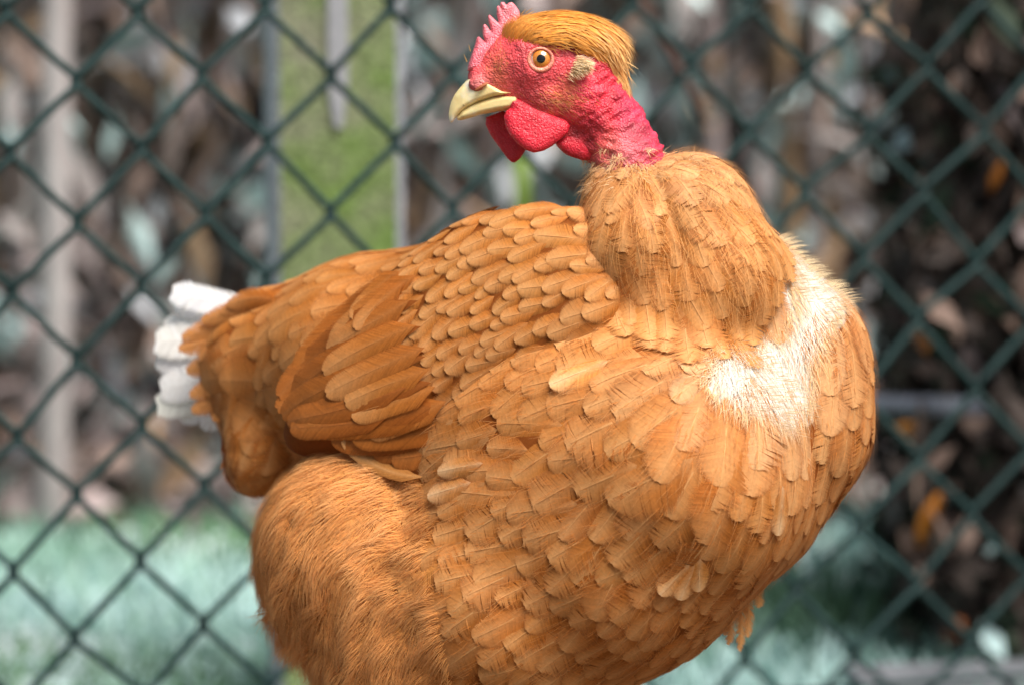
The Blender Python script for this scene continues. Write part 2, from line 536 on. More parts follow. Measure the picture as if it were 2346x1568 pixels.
def build_post():
    m, nt, b, out = new_mat("mossy_concrete")
    oc = objcoord(nt)
    sep = nt.nodes.new("ShaderNodeSeparateXYZ"); nt.links.new(oc, sep.inputs[0])
    n1 = noise(nt, 22, 6, oc); n2 = noise(nt, 260, 4, oc)
    ad = nt.nodes.new("ShaderNodeMath"); ad.operation = 'MULTIPLY_ADD'
    nt.links.new(sep.outputs[0], ad.inputs[0]); ad.inputs[1].default_value = 2.2
    nt.links.new(n1.outputs[0], ad.inputs[2])
    # algae grows on the front face, thinner to one side; the chamfered edges stay bare
    r = ramp(nt, [(0.26, (0.30, 0.29, 0.22)), (0.42, (0.27, 0.31, 0.17)), (0.60, (0.19, 0.29, 0.08)), (0.8, (0.13, 0.25, 0.03))])
    nt.links.new(ad.outputs[0], r.inputs[0])
    ab = nt.nodes.new("ShaderNodeMath"); ab.operation = 'ABSOLUTE'
    nt.links.new(sep.outputs[0], ab.inputs[0])
    gt = nt.nodes.new("ShaderNodeMath"); gt.operation = 'GREATER_THAN'; gt.inputs[1].default_value = 0.0325
    nt.links.new(ab.outputs[0], gt.inputs[0])
    r2 = ramp(nt, [(0.32, (0.55, 0.55, 0.55)), (0.68, (1.25, 1.25, 1.25))])
    nt.links.new(n2.outputs[0], r2.inputs[0])
    c = mix(nt, r.outputs[0], (0.36, 0.38, 0.42), gt.outputs[0])
    c = mix(nt, c, r2.outputs[0], 1.0, 'MULTIPLY')
    nt.links.new(c, b.inputs["Base Color"])
    b.inputs["Roughness"].default_value = 0.9
    bump(nt, b, n2.outputs[0], 0.8, 0.004)
    yaw = 0.302
    base = at_y(764, 400, FP['y'] + 0.205)
    root = empty("concrete_post", (base[0], base[1], 0))
    root.rotation_euler = (0, 0, yaw * 0.4)
    tag(root, "square concrete fence post overgrown with green algae behind the mesh", "post")
    hw = 150 * (base[1] - CAM[1]) / F / math.cos(TH)
    V, Q, caps = box_bevel(hw, hw, -0.1, 1.15, 0.005)
    me = bpy.data.meshes.new("shaft")
    me.from_pydata([tuple(v) for v in V], [], [tuple(q) for q in Q] + [tuple(c_) for c_ in caps])
    me.materials.append(m)
    o = bpy.data.objects.new("shaft", me); COL.objects.link(o); o.parent = root
    # grey metal strap let into the front face, ending in a point
    ms = plain_mat("weathered_zinc", (0.30, 0.31, 0.34), (0.46, 0.47, 0.50), 60, 0.6, 0.0006)
    zt = 1.1
    zb = at_y(770, 292, base[1] - hw)[2]
    zm = at_y(770, 190, base[1] - hw)[2]
    sw = 0.0055
    front = -hw - 0.003
    pr = [(-sw, zt), (-sw, zm), (-sw * 0.75, (zb + zm) / 2), (-sw * 0.3, zb), (sw * 0.4, zb), (sw * 0.7, (zb + zm) / 2), (sw, zm), (sw, zt)]
    n = len(pr)
    V = [(x, front, z) for x, z in pr] + [(x, front + 0.006, z) for x, z in pr]
    fc = [tuple(range(n)), tuple(range(2 * n - 1, n - 1, -1))] + [(a, n + a, n + (a + 1) % n, (a + 1) % n) for a in range(n)]
    me = bpy.data.meshes.new("metal_strip"); me.from_pydata(V, [], fc); me.materials.append(ms)
    o = bpy.data.objects.new("metal_strip", me); COL.objects.link(o); o.parent = root

def leaf_cloud(n, cx, cy, cz, sx, sy, sz, pal, wts, size=(0.012, 0.03), elong=(1.6, 3.2), vert=0.6):
    """n bent leaves (two quads each) spread through a box; returns verts, quads, colours"""
    c = np.stack([cx + sx * rng.uniform(-1, 1, n), cy + sy * rng.uniform(-1, 1, n), cz + sz * rng.uniform(-1, 1, n)], -1)
    w = rng.uniform(*size, n); l = w * rng.uniform(*elong, n)
    d = unit(rng.normal(size=(n, 3)) * np.array([1, 1, 1]) + np.array([0, 0, vert]) * rng.choice([-2.4, 2.4], n)[:, None])
    s = unit(np.cross(d, rng.normal(size=(n, 3))))
    nn = np.cross(d, s)
    a = (d * l[:, None] * 0.5); b = s * w[:, None] * 0.5
    mid = nn * (w * rng.uniform(0.1, 0.4, n))[:, None]
    V = np.stack([c - a, c - a * 0.1 - b + mid * 0.0, c + mid, c - a * 0.1 + b, c + a, c + a * 0.55 - b * 0.6, c + a * 0.55 + b * 0.6], 1)
    o = np.arange(n)[:, None] * 7
    Q = np.concatenate([o + np.array([[0, 1, 2, 2]])[:, [0, 1, 2, 2]]])[:0]
    T = np.concatenate([o + np.array([[0, 1, 2]]), o + np.array([[0, 2, 3]])])
    Qs = np.concatenate([o + np.array([[1, 5, 4, 2]]), o + np.array([[3, 2, 4, 6]])])
    pal = np.array(pal)
    ci = rng.choice(len(pal), n, p=np.array(wts) / np.sum(wts))
    col = np.repeat(pal[ci] * rng.uniform(0.75, 1.25, (n, 1)), 7, 0)
    return V.reshape(-1, 3), Qs, T, col

FROST = (0.36, 0.50, 0.51); FROST2 = (0.50, 0.53, 0.58); GREY = (0.34, 0.31, 0.31); BRN = (0.20, 0.14, 0.115)
DBRN = (0.055, 0.042, 0.037); TAN = (0.34, 0.22, 0.13); MAUVE = (0.29, 0.235, 0.235); DGRN = (0.03, 0.05, 0.03); ORG = (0.30, 0.11, 0.02)

def shrub(label, x, y, h, hw, depth, pal, wts, nleaf, nstem, leafsize=(0.012, 0.03), stempal=None, z0=0.0, seed=1, elong=(1.8, 4.2)):
    root = empty("dry_shrub", (x, y, 0))
    tag(root, label, "shrub", "dry frosted shrubs behind the fence")
    V, Q, T, c = leaf_cloud(nleaf, 0, 0, z0 + h / 2, hw, depth, h / 2, pal, wts, leafsize, elong)
    # thin out towards the sides so the outline is uneven
    mo = mesh_from("foliage", V, [Q, T], M_LEAF, col=c); mo.parent = root
    tag(mo, kind="stuff")
    stempal = stempal or [GREY, BRN, MAUVE, TAN]
    for s in range(nstem):
        bx = rng.uniform(-hw, hw) * 0.9; by = rng.uniform(-depth, depth) * 0.9
        tx = bx + rng.normal(0, 0.07); ty = by + rng.normal(0, 0.05)
        hh = h * rng.uniform(0.6, 1.05)
        t = np.linspace(0, 1, 7)
        path = np.stack([bx + (tx - bx) * t + 0.012 * np.sin(t * 5 + s), by + (ty - by) * t, hh * t - 0.03], -1)
        r0 = rng.uniform(0.003, 0.012)
        V, Q, T = tube(path, r0 * (1 - 0.6 * t), 6)
        c = np.tile(np.array(stempal[rng.integers(len(stempal))]) * rng.uniform(0.7, 1.4), (len(V), 1))
        mesh_from("stem", V, [Q, T], M_LEAF, col=c).parent = root
    return root

M_LEAF = attr_mat("dry_leaf", 0.75)

def build_background():
    build_ground()
    build_fence()
    build_post()
    mid = [tuple(0.85 * 1.35 * z + 0.15 * m_ for z, m_ in zip(c, (0.34, 0.285, 0.27))) for c in (FROST, FROST2, GREY, BRN, MAUVE, TAN, DBRN)]
    shrub("brown leafless shrub with mauve-grey dead leaves left of the concrete post", -0.42, 1.44, 1.0, 0.30, 0.22, mid, [4, 2, 3, 5, 6, 2, 2], 5200, 30, (0.010, 0.022))
    shrub("shrub of mixed brown and frosted grey leaves between the post and the hen's head", 0.06, 1.46, 1.0, 0.24, 0.2, mid, [6, 3, 4, 4, 4, 2.5, 2], 4200, 26, (0.010, 0.024))
    shrub("pale frosted shrub with many upright stems beyond the hen's breast", 0.44, 1.50, 1.1, 0.26, 0.22, mid, [6, 4, 5, 5, 5, 3, 3], 5200, 40, (0.010, 0.024))
    dark = [DBRN, BRN, DGRN, MAUVE, FROST, ORG]
    shrub("dark brown shrub with few rusty leaves standing close behind the fence", 0.43, 0.80, 0.46, 0.19, 0.15, dark, [16, 4, 3, 0.5, 0.35, 0.1], 8500, 26, (0.009, 0.02), [DBRN, BRN, GREY], elong=(1.5, 2.6))
    # further rows fill the depth
    for k, (x, y) in enumerate([(-1.0, 2.0), (-0.35, 2.15), (0.3, 2.2), (0.95, 2.1), (-1.5, 1.7), (1.5, 1.85)]):
        shrub(["mauve-brown thicket far behind the pale pole", "grey-brown thicket far behind the concrete post",
               "grey-brown thicket far behind the hen's neck", "grey thicket far behind the dark brown shrub",
               "outermost thicket beyond the pale pole", "outermost thicket beyond the dark brown shrub"][k],
              x, y, 1.3, 0.42, 0.2, mid, [5, 2, 4, 5, 5, 2, 2], 4200, 22, (0.014, 0.03))
    V, Q, T, c = leaf_cloud(5200, 0, 1.62, 0.012, 1.1, 0.48, 0.022, mid, [1, 0.5, 2, 5, 5, 1.5, 4], (0.015, 0.035), (1.4, 2.6), 0.0)
    tag(mesh_from("leaf_litter", V, [Q, T], M_LEAF, col=c), "dead brown leaves covering the ground under the shrubs", "leaves", kind="stuff")
    # pale pole
    mp = plain_mat("pale_bark", (0.28, 0.24, 0.24), (0.46, 0.42, 0.42), 14, 0.75, 0.002)
    p0 = at_y(118, 1060, 1.16); p1 = at_y(138, -60, 1.16)
    dirp = (p1 - p0) / (p1[2] - p0[2])
    base = p0 - dirp * p0[2]
    root = empty("pale_pole", tuple(base))
    tag(root, "thin pale wooden pole stuck upright in the ground left of the post", "pole")
    t = np.linspace(-0.05, 0.95, 14)
    path = dirp[None] * t[:, None] + np.stack([0.002 * np.sin(t * 14), 0 * t, 0 * t], -1)
    V, Q, T = tube(path, 0.0112 - 0.002 * t, 12)
    mesh_from("shaft", V, [Q, T], mp).parent = root
    # leaning pale stems
    for (u0, v0, u1, v1, y, r, c, nm, lb, cat) in [
        (250, 620, 345, -40, 1.75, 0.010, (0.38, 0.42, 0.43), "bare_stem", "pale leaning bare stem between the pole and the post", "stem"),
        (1612, 285, 1440, -40, 0.62, 0.0032, (0.10, 0.045, 0.035), "hanging_twig", "reddish-brown twig hanging down in front of the mesh behind the crest", "twig"),
        (1180, 600, 1190, 360, 1.0, 0.0055, (0.14, 0.22, 0.03), "green_stem", "yellow-green upright plant stem behind the back of the hen", "stem"),
        (1990, 922, 2190, 930, 0.70, 0.0068, (0.24, 0.27, 0.33), "grey_branch", "grey level branch at the height of the breast beyond the fence", "branch")]:
        a, b_ = at_y(u0, v0, y), at_y(u1, v1, y)
        if nm in ("bare_stem", "green_stem"):
            a = a - (b_ - a) * (a[2] / (b_[2] - a[2]))      # rooted in the ground
        if nm == "hanging_twig":
            b_ = b_ + (b_ - a) * 1.2
        if nm == "grey_branch":
            b_ = b_ + (b_ - a) * 0.4
        t = np.linspace(0, 1, 9)[:, None]
        path = a + (b_ - a) * t
        path[:, 0] += 0.003 * np.sin(t[:, 0] * 9)
        V, Q, T = tube(path, r * (0.75 + 0.25 * t[:, 0]), 8)
        o = mesh_from(nm, V, [Q, T], M_LEAF, col=np.tile(np.array(c), (len(V), 1)))
        tag(o, lb, cat)
    # rusty leaves caught in the dark shrub
    for (u, v, w, h, c, lb) in [(2130, 1190, 46, 130, (0.42, 0.15, 0.015), "large rust-orange leaf caught in the dark shrub"),
                                (2190, 1445, 50, 60, (0.26, 0.085, 0.03), "small russet leaf low in the dark shrub near the gravel board"),
                                (2075, 985, 60, 40, (0.26, 0.11, 0.02), "ochre leaf under the grey level branch")]:
        y = 0.66
        sc = (y - CAM[1]) / F
        c0 = at_y(u, v, y)
        pts = []
        ns = 9
        for a in range(ns):
            t = a / (ns - 1)
            half = w * sc * math.sin(math.pi * (0.04 + 0.92 * t)) ** 0.8 * 0.5
            cx = c0[0] + (t - 0.5) * h * sc * 0.35
            cz = c0[2] + (t - 0.5) * h * sc
            pts += [(cx - half, y + 0.004, cz), (cx, y, cz), (cx + half, y + 0.005, cz)]
        V = np.array(pts)
        V2 = V + np.array([0, 0.0006, 0])
        I = np.arange(ns * 3).reshape(ns, 3)
        Q = np.stack([I[:-1, :-1], I[:-1, 1:], I[1:, 1:], I[1:, :-1]], -1).reshape(-1, 4)
        Q = np.concatenate([Q, Q[:, ::-1] + len(V)])
        o = mesh_from("fallen_leaf", np.concatenate([V, V2]), [Q], M_LEAF, col=np.tile(np.array(c), (2 * len(V), 1)))
        tag(o, lb, "leaf", "rusty leaves in the dark shrub")
    # plank on the ground
    mb = plain_mat("grey_plank_wood", (0.10, 0.11, 0.125), (0.20, 0.21, 0.235), 35, 0.85, 0.002)
    a = at_z(1985, 1600, 0.0); b_ = at_z(2420, 1585, 0.0); b_ = b_ + (b_ - a) * 0.8
    dv = unit(b_ - a); nv = np.array([-dv[1], dv[0], 0])
    V = []
    for q in (a, b_):
        for o_, z in ((0, -0.02), (0, 0.006), (0.002, 0.009), (0.05, 0.009), (0.052, 0.006), (0.052, -0.02)):
            V.append(q + nv * o_ + np.array([0, 0, z]))
    me = bpy.data.meshes.new("plank")
    me.from_pydata([tuple(v) for v in V], [], [(k, k + 6, k + 7, k + 1) for k in range(5)] + [(5, 11, 6, 0), (0, 1, 2, 3, 4, 5), (11, 10, 9, 8, 7, 6)])
    me.materials.append(mb)
    o = bpy.data.objects.new("plank", me); COL.objects.link(o)
    tag(o, "weathered grey plank lying on the ground in front of the dark shrub", "plank")

build_background()

# ------------------------------------------------------------------ the hen: form
YAW = math.radians(35)
RY = np.array([[math.cos(YAW), 0, math.sin(YAW)], [0, 1, 0], [-math.sin(YAW), 0, math.cos(YAW)]])   # columns: forward, down, side
SHR = 9.0

def sdf_body(p):
    d = ell(p, (1330, 1060, 60), (590, 470, 400), RY)
    for c, r in (((1540, 1080, -130), 312), ((1380, 1250, -40), 330), ((1150, 1380, 40), 340), ((1200, 1185, -60), 232)):
        d = smin(d, np.linalg.norm(p - np.array(c), axis=-1) - r, 60)
    e = np.linalg.norm(p - np.array((1757, 965, 20)), axis=-1) - 252
    e = smin(e, np.linalg.norm(p - np.array((1700, 1130, -10)), axis=-1) - 203, 50)
    e = smin(e, np.linalg.norm(p - np.array((1795, 825, 10)), axis=-1) - 208, 60)
    e = smin(e, np.linalg.norm(p - np.array((1690, 690, -20)), axis=-1) - 178, 60)
    d = smin(d, e, 44)
    b = cone(p, (1350, 770, 90), 292, (1100, 800, 210), 268)
    b = smin(b, cone(p, (1100, 800, 210), 268, (850, 832, 360), 254), 30)
    b = smin(b, cone(p, (850, 832, 360), 254, (650, 850, 520), 199), 30)
    b = smin(b, cone(p, (650, 850, 520), 180, (615, 1010, 440), 108), 40)
    b = smin(b, cone(p, (615, 1010, 440), 108, (590, 1070, 420), 74), 30)
    d = smin(d, b, 70)
    t = np.linalg.norm(p - np.array((862, 1275, 130)), axis=-1) - 288
    t = smin(t, np.linalg.norm(p - np.array((1000, 1455, 90)), axis=-1) - 300, 60)
    t = smin(t, np.linalg.norm(p - np.array((735, 1400, 150)), axis=-1) - 105, 40)
    d = smin(d, t, 34)
    return d + SHR

WC = np.array((1035, 792, -55.0))
_wa = np.array((-0.80, 0.48, 0.36)); _wa = _wa / np.linalg.norm(_wa)
_wn = np.array((-math.sin(YAW), -0.10, -math.cos(YAW))); _wn = _wn - _wa * (_wn @ _wa); _wn /= np.linalg.norm(_wn)
_wb = np.cross(_wn, _wa)
RW = np.stack([_wa, _wb, _wn], 1)

def sdf_wing(p):
    q = (p - WC) @ RW
    # broad at the shoulder, narrowing to the tip
    x = np.clip(q[..., 0] / 470, -1, 1)
    b = 235 - 75 * x - 58 * x * x
    k = np.stack([q[..., 0] / 470, q[..., 1] / b, q[..., 2] / 105], -1)
    n = (np.abs(k) ** 2.3).sum(-1) ** (1 / 2.3)
    return (n - 1) * 75

def sdf_lobe(p):
    d = np.linalg.norm(p - np.array((1470, 565, -150)), axis=-1) - 160
    d = smin(d, np.linalg.norm(p - np.array((1445, 462, -120)), axis=-1) - 118, 50)
    e = np.linalg.norm(p - np.array((1576, 505, -120)), axis=-1) - 163
    e = smin(e, np.linalg.norm(p - np.array((1636, 628, -140)), axis=-1) - 170, 50)
    e = smin(e, np.linalg.norm(p - np.array((1570, 690, -165)), axis=-1) - 130, 50)
    d = smin(d, e, 16)
    f = np.linalg.norm(p - np.array((1592, 742, -178)), axis=-1) - 104
    f = smin(f, np.linalg.norm(p - np.array((1490, 680, -168)), axis=-1) - 112, 40)
    d = smin(d, f, 50)
    return d + SHR

WH = -105.0           # depth of the head's middle plane
def Z(x, y, w=0.0):
    """pixels of the enlarged head view -> photo units"""
    return np.array((977.4 + x * 0.2727, y * 0.2727, WH + w))

def sdf_head(p):
    d = ell(p, (1262, 140, WH), (142, 92, 80))
    d = smin(d, cone(p, (1205, 150, WH), 84, (1112, 180, WH), 36), 30)
    d = smin(d, cone(p, (1185, 105, WH), 44, (1098, 150, WH), 20), 24)
    d = smin(d, cone(p, (1115, 190, WH), 34, (1250, 215, WH), 62), 24)
    d = smin(d, cone(p, (1250, 215, WH), 62, (1335, 235, WH), 72), 24)
    d = smin(d, cone(p, (1330, 185, WH), 80, (1405, 290, WH - 5), 70), 30)
    d = smin(d, cone(p, (1405, 290, WH - 5), 70, (1440, 370, WH - 10), 78), 30)
    d = smin(d, cone(p, (1440, 370, WH - 10), 78, (1470, 480, WH - 15), 90), 30)
    # throat and dewlap
    d = smin(d, ell(p, (1335, 318, WH - 12), (62, 46, 30)), 20)
    d = smin(d, cone(p, (1190, 260, WH), 26, (1290, 290, WH), 36), 22)
    # ear lobe, folds of loose skin behind it
    d = smin(d, ell(p, (1340, 208, WH - 62), (34, 36, 22)), 10)
    d = smin(d, cone(p, (1365, 185, WH - 66), 9, (1392, 245, WH - 64), 10), 5)
    d = smin(d, cone(p, (1378, 200, WH - 60), 8, (1395, 270, WH - 60), 10), 5)
    d = smin(d, cone(p, (1362, 250, WH - 66), 8, (1372, 215, WH - 72), 9), 5)
    for a, b in (((1385, 222), (1450, 300)), ((1395, 255), (1470, 330)), ((1372, 285), (1440, 330)), ((1330, 262), (1385, 292)), ((1405, 215), (1440, 255))):
        d = smin(d, cone(p, (*a, WH - 58), 6, (*b, WH - 62), 6), 7)
    # brow over the eye, cheek under it
    d = smin(d, cone(p, (1195, 108, WH - 66), 10, (1275, 112, WH - 70), 12), 10)
    # nostril hood
    d = smin(d, ell(p, (1098, 193, WH - 30), (25, 19, 13)), 6)
    # eye socket
    e = np.linalg.norm(p - np.array((1237.5, 137, WH - 86)), axis=-1) - 29
    d = -smin(-d, e, 5)
    # wrinkles on the neck, rough face
    q = p
    along = (q[..., 0] - 1380) * 0.55 + (q[..., 1] - 280) * 0.83
    acr = -(q[..., 0] - 1380) * 0.83 + (q[..., 1] - 280) * 0.55
    wr = vnoise(np.stack([along / 9.5, acr / 34, q[..., 2] / 30], -1)) - 0.5
    wr2 = vnoise(np.stack([along / 14 + acr / 30, acr / 15, q[..., 2] / 16], -1) + 7.3) - 0.5
    wn_ = np.clip((q[..., 0] - 1300) / 70, 0, 1)
    fine = vnoise(q / 6.5) - 0.5
    return d + (wr * 9.0 + wr2 * 6.0) * wn_ + fine * 2.4

# ------------------------------------------------------------------ feathers
def make_template(kind, seed):
    r = np.random.default_rng(seed)
    N, jit, split, gap, taper = {'contour': (38, 0.03, 0.06, 0.035, 0.5), 'wing': (38, 0.012, 0.03, 0.02, 0.3),
                                 'tail': (34, 0.03, 0.08, 0.04, 0.4), 'loose': (40, 0.055, 0.10, 0.05, 0.7), 'down': (56, 0.14, 0.16, 0.06, 0.85)}[kind]
    S = np.array([0, 0.4, 0.72, 0.9, 1.0])
    def outline(T):
        if kind == 'wing':
            w = np.clip(T / 0.22, 0, 1) ** 0.7 * np.sqrt(np.clip(1 - np.clip((T - 0.80) / 0.20, 0, 1) ** 2.2, 0, 1))
        elif kind == 'contour':
            w = np.clip(T / 0.45, 0, 1) ** 0.9 * np.sqrt(np.clip(1 - np.clip((T - 0.55) / 0.45, 0, 1) ** 2.0, 0, 1))
        elif kind == 'tail':
            w = np.clip(T / 0.3, 0, 1) ** 0.6 * np.sqrt(np.clip(1 - 0.75 * np.clip((T - 0.86) / 0.14, 0, 1) ** 2.0, 0, 1))
        else:
            w = np.clip(T / 0.4, 0, 1) ** 0.8 * np.sqrt(np.clip(1 - np.clip((T - 0.6) / 0.4, 0, 1) ** 2.2, 0, 1))
        return w
    s_, t_, q_, a_ = [], [], [], []       # a_: (shaft flag, edge factor, barb random)
    base = 0
    for side in (-1, 1):
        R = np.linspace(0.04, 0.985, N + 1)
        Tt = R + 0.22 * (1 - R) ** 0.7 * np.where(R > 0.0, 1, 0)
        Tt = np.minimum(Tt, 1.0)
        off = np.cumsum(np.where(r.random(N) < split, r.uniform(-1, 1, N), 0)) * gap
        off -= np.linspace(0, off[-1], N)
        for i in range(N):
            jl = 1 + r.normal(0, jit)
            br = r.uniform(-1, 1)
            for e, k in ((0, i), (1, i + 1)):
                x = side * outline(Tt[k]) * S * jl
                t = R[k] + (Tt[k] - R[k]) * S ** 0.85 + off[i] * S ** 2.5
                if kind in ('down', 'loose'):
                    t = t + r.normal(0, 0.02) * S ** 2
                s_.append(x); t_.append(t)
                a_.append(np.stack([np.zeros(5), S * 0.6 + 0.4 * np.clip((t - 0.6) / 0.4, 0, 1), np.full(5, br), S], -1))
            A, B = len(s_) - 2, len(s_) - 1
            for j in range(1, 5):         # the barb narrows towards its tip
                f = taper * np.clip((S[j] - 0.7) / 0.3, 0, 1) ** 1.3
                ms, mt = s_[A][j] * 0.5 + s_[B][j] * 0.5, t_[A][j] * 0.5 + t_[B][j] * 0.5
                s_[A][j] += (ms - s_[A][j]) * f; s_[B][j] += (ms - s_[B][j]) * f
                t_[A][j] += (mt - t_[A][j]) * f; t_[B][j] += (mt - t_[B][j]) * f
            for j in range(4):
                q = [A * 5 + j, B * 5 + j, B * 5 + j + 1, A * 5 + j + 1]
                q_.append(q if side < 0 else q[::-1])
    s = np.concatenate(s_); t = np.concatenate(t_); a = np.concatenate(a_)
    # shaft: a slim raised strip
    n = 7
    tt = np.linspace(0.28, 0.92, n)
    hw = (0.036 if kind != 'wing' else 0.03) * (1 - 0.75 * tt)
    b0 = len(s)
    s = np.concatenate([s, -hw, hw]); t = np.concatenate([t, tt, tt])
    a = np.concatenate([a, np.tile([1, 0, 0, 0], (2 * n, 1))])
    for j in range(n - 1):
        q_.append([b0 + j, b0 + n + j, b0 + n + j + 1, b0 + j + 1])
    return dict(s=s, t=np.clip(t, 0, 1.04), a=a, q=np.array(q_))

TPL = {k: [make_template(k, 100 * n + i) for i in range(9)] for n, k in enumerate(('contour', 'wing', 'loose', 'down', 'tail'))}
KS = 9

def march(sdf, p0, d0, L, back):
    """spines of KS points that follow the surface through p0 along d0"""
    M = len(p0)
    step = L / (KS - 1)
    nb = np.rint(back * (KS - 1)).astype(int)
    p = p0.copy()
    for _ in range(3):
        p = p - sdf(p)[:, None] * grad(sdf, p)
    def walk(sign, cnt):
        q, d, out = p.copy(), d0.copy(), []
        for _ in range(cnt):
            n = grad(sdf, q)
            d = unit(d - n * (d * n).sum(-1, keepdims=True))
            q = q + sign * d * step[:, None]
            for __ in range(2):
                q = q - (np.clip(sdf(q), -30, 30))[:, None] * grad(sdf, q)
            out.append(q.copy())
        return out
    pts = walk(-1, nb)[::-1] + [p] + walk(1, KS - 1 - nb)
    pts = np.stack(pts, 1)
    nr = grad(sdf, pts.reshape(-1, 3)).reshape(pts.shape)
    return pts, nr

class Batch:
    """feathers waiting to be meshed"""
    def __init__(self): self.items = []
    def add(self, spine, nrm, W, kind, col, pale, lift, where, tip=0.35, droop=0.5, score=None, base_pale=0.4, shaft=0.6):
        M = len(spine)
        bc = lambda x: np.broadcast_to(np.asarray(x, float), (M,))
        colb = np.broadcast_to(np.asarray(col, float), (M, 3)); pb = np.broadcast_to(np.asarray(pale, float), (M, 3))
        l0, l1 = lift
        l0, l1 = bc(l0), bc(l1); Wb = bc(W); tb = bc(tip); db = bc(droop); bb = bc(base_pale); sb = bc(shaft)
        for i in range(M):
            self.items.append((spine[i], nrm[i], Wb[i], kind, colb[i], pb[i], l0[i], l1[i], where, tb[i], db[i], bb[i], sb[i]))

def mesh_feather(it):
    sp, nr, W, kind, col, pale, l0, l1, where, tip, droop, bpale, shaft = it
    tp = TPL[kind][rng.integers(9)]
    flip = rng.choice([-1.0, 1.0])
    s, t, a = tp['s'] * flip, tp['t'], tp['a']
    x = np.clip(t, 0, 1) * (KS - 1)
    i = np.minimum(x.astype(int), KS - 2); f = (x - i)[:, None]
    over = np.clip(t - 1, 0, 1)[:, None]
    p = sp[i] * (1 - f) + sp[i + 1] * f + over * (sp[-1] - sp[0])
    n = unit(nr[i] * (1 - f) + nr[i + 1] * f)
    d = unit(np.gradient(sp, axis=0)); d = d[i] * (1 - f) + d[i + 1] * f
    c = unit(np.cross(d, n))
    tw = rng.normal(0, 0.05)
    lift = l0 + (l1 - l0) * np.clip(t, 0, 1.04) ** 1.6
    lift = lift + a[:, 0] * (1.2 * np.clip((t - 0.4) / 0.2, 0, 1) - 0.8 * np.clip((0.4 - t) / 0.2, 0, 1))
    lift = lift + rng.normal(0, 0.2) * np.abs(a[:, 1]) * 2
    pos = p + c * (s * W)[:, None] + n * (lift - droop * W * 0.5 * s * s + tw * s * W * t + a[:, 2] * 0.5 * (s * s))[:, None]
    g = np.exp(rng.normal(0, 0.055)) * np.array([1, 1 + rng.normal(0, 0.015), 1 + rng.normal(0, 0.03)])
    cl = col[None] * g * (1 + 0.10 * a[:, 2:3])
    tc = np.clip(t, 0, 1)[:, None]
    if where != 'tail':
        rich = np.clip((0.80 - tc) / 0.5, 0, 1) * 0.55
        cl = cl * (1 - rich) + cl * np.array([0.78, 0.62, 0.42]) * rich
    sm = np.clip((tc - 0.5) / 0.42, 0, 1); sm = sm * sm * (3 - 2 * sm)
    ft = np.clip(sm * (1.0 - 0.35 * np.abs(s)[:, None]) * tip * 0.95, 0, 1)
    cl = cl * (1 - ft) + pale * ft
    fb = np.clip(1 - t / 0.25, 0, 1)[:, None] * bpale
    cl = cl * (1 - fb) + pale * fb
    fs = a[:, 0:1] * shaft * (1 - 0.45 * np.clip(t, 0, 1)[:, None])
    near = np.exp(-(s / 0.12) ** 2)[:, None] * (0.35 + 0.35 * tc) * shaft * (1 - a[:, 0:1])
    cl = cl * (1 - fs) + np.minimum(pale * 1.25, 0.92) * fs
    cl = cl * (1 - near) + pale * near
    lo, am = {'contour': (0.62, 0.85), 'wing': (0.86, 0.4), 'loose': (0.5, 0.82), 'down': (0.3, 0.8), 'tail': (0.85, 0.5)}[kind]
    al = 1 - am * np.clip((a[:, 3:4] - lo) / (1 - lo), 0, 1)
    q = tp['q'] if flip > 0 else tp['q'][:, ::-1]
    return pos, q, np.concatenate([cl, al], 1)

def idw(cp, u, v, pw=3.0):
    cp = np.asarray(cp, float)
    d = np.hypot(u[:, None] - cp[None, :, 0], v[:, None] - cp[None, :, 1]) + 8
    w = d ** -pw
    w /= w.sum(1, keepdims=True)
    return w @ cp[:, 2:]

def sample_surface(V, Q, rad_fn, n_cand, keep=None):
    """dart throwing on a quad mesh; rad_fn gives the spacing at each point"""
    a, b, c, d = (V[Q[:, k]] for k in range(4))
    ar = np.linalg.norm(np.cross(c - a, d - b), axis=1)
    fi = rng.choice(len(Q), n_cand, p=ar / ar.sum())
    x, y = rng.random((2, n_cand, 1))
    p = (a[fi] * (1 - x) + b[fi] * x) * (1 - y) + (d[fi] * (1 - x) + c[fi] * x) * y
    if keep is not None:
        p = p[keep(p)]
    R = rad_fn(p)
    cs = max(R.max(), 1.0)
    grid = {}
    out = []
    for i in range(len(p)):
        g = tuple((p[i] // cs).astype(int))
        ok = True
        for dx in (-1, 0, 1):
            for dy in (-1, 0, 1):
                for dz in (-1, 0, 1):
                    for j in grid.get((g[0] + dx, g[1] + dy, g[2] + dz), ()):
                        if ((p[i] - p[j]) ** 2).sum() < (0.5 * (R[i] + R[j])) ** 2:
                            ok = False; break
                    if not ok: break
                if not ok: break
            if not ok: break
        if ok:
            grid.setdefault(g, []).append(i); out.append(i)
    return p[out]

ORANGE = np.array((0.60, 0.205, 0.036)); LIGHT = np.array((0.72, 0.325, 0.090)); DEEP = np.array((0.36, 0.096, 0.014))
PALE = np.array((0.82, 0.47, 0.205)); CREAM = np.array((0.92, 0.74, 0.48)); WHITE = np.array((0.94, 0.91, 0.84))

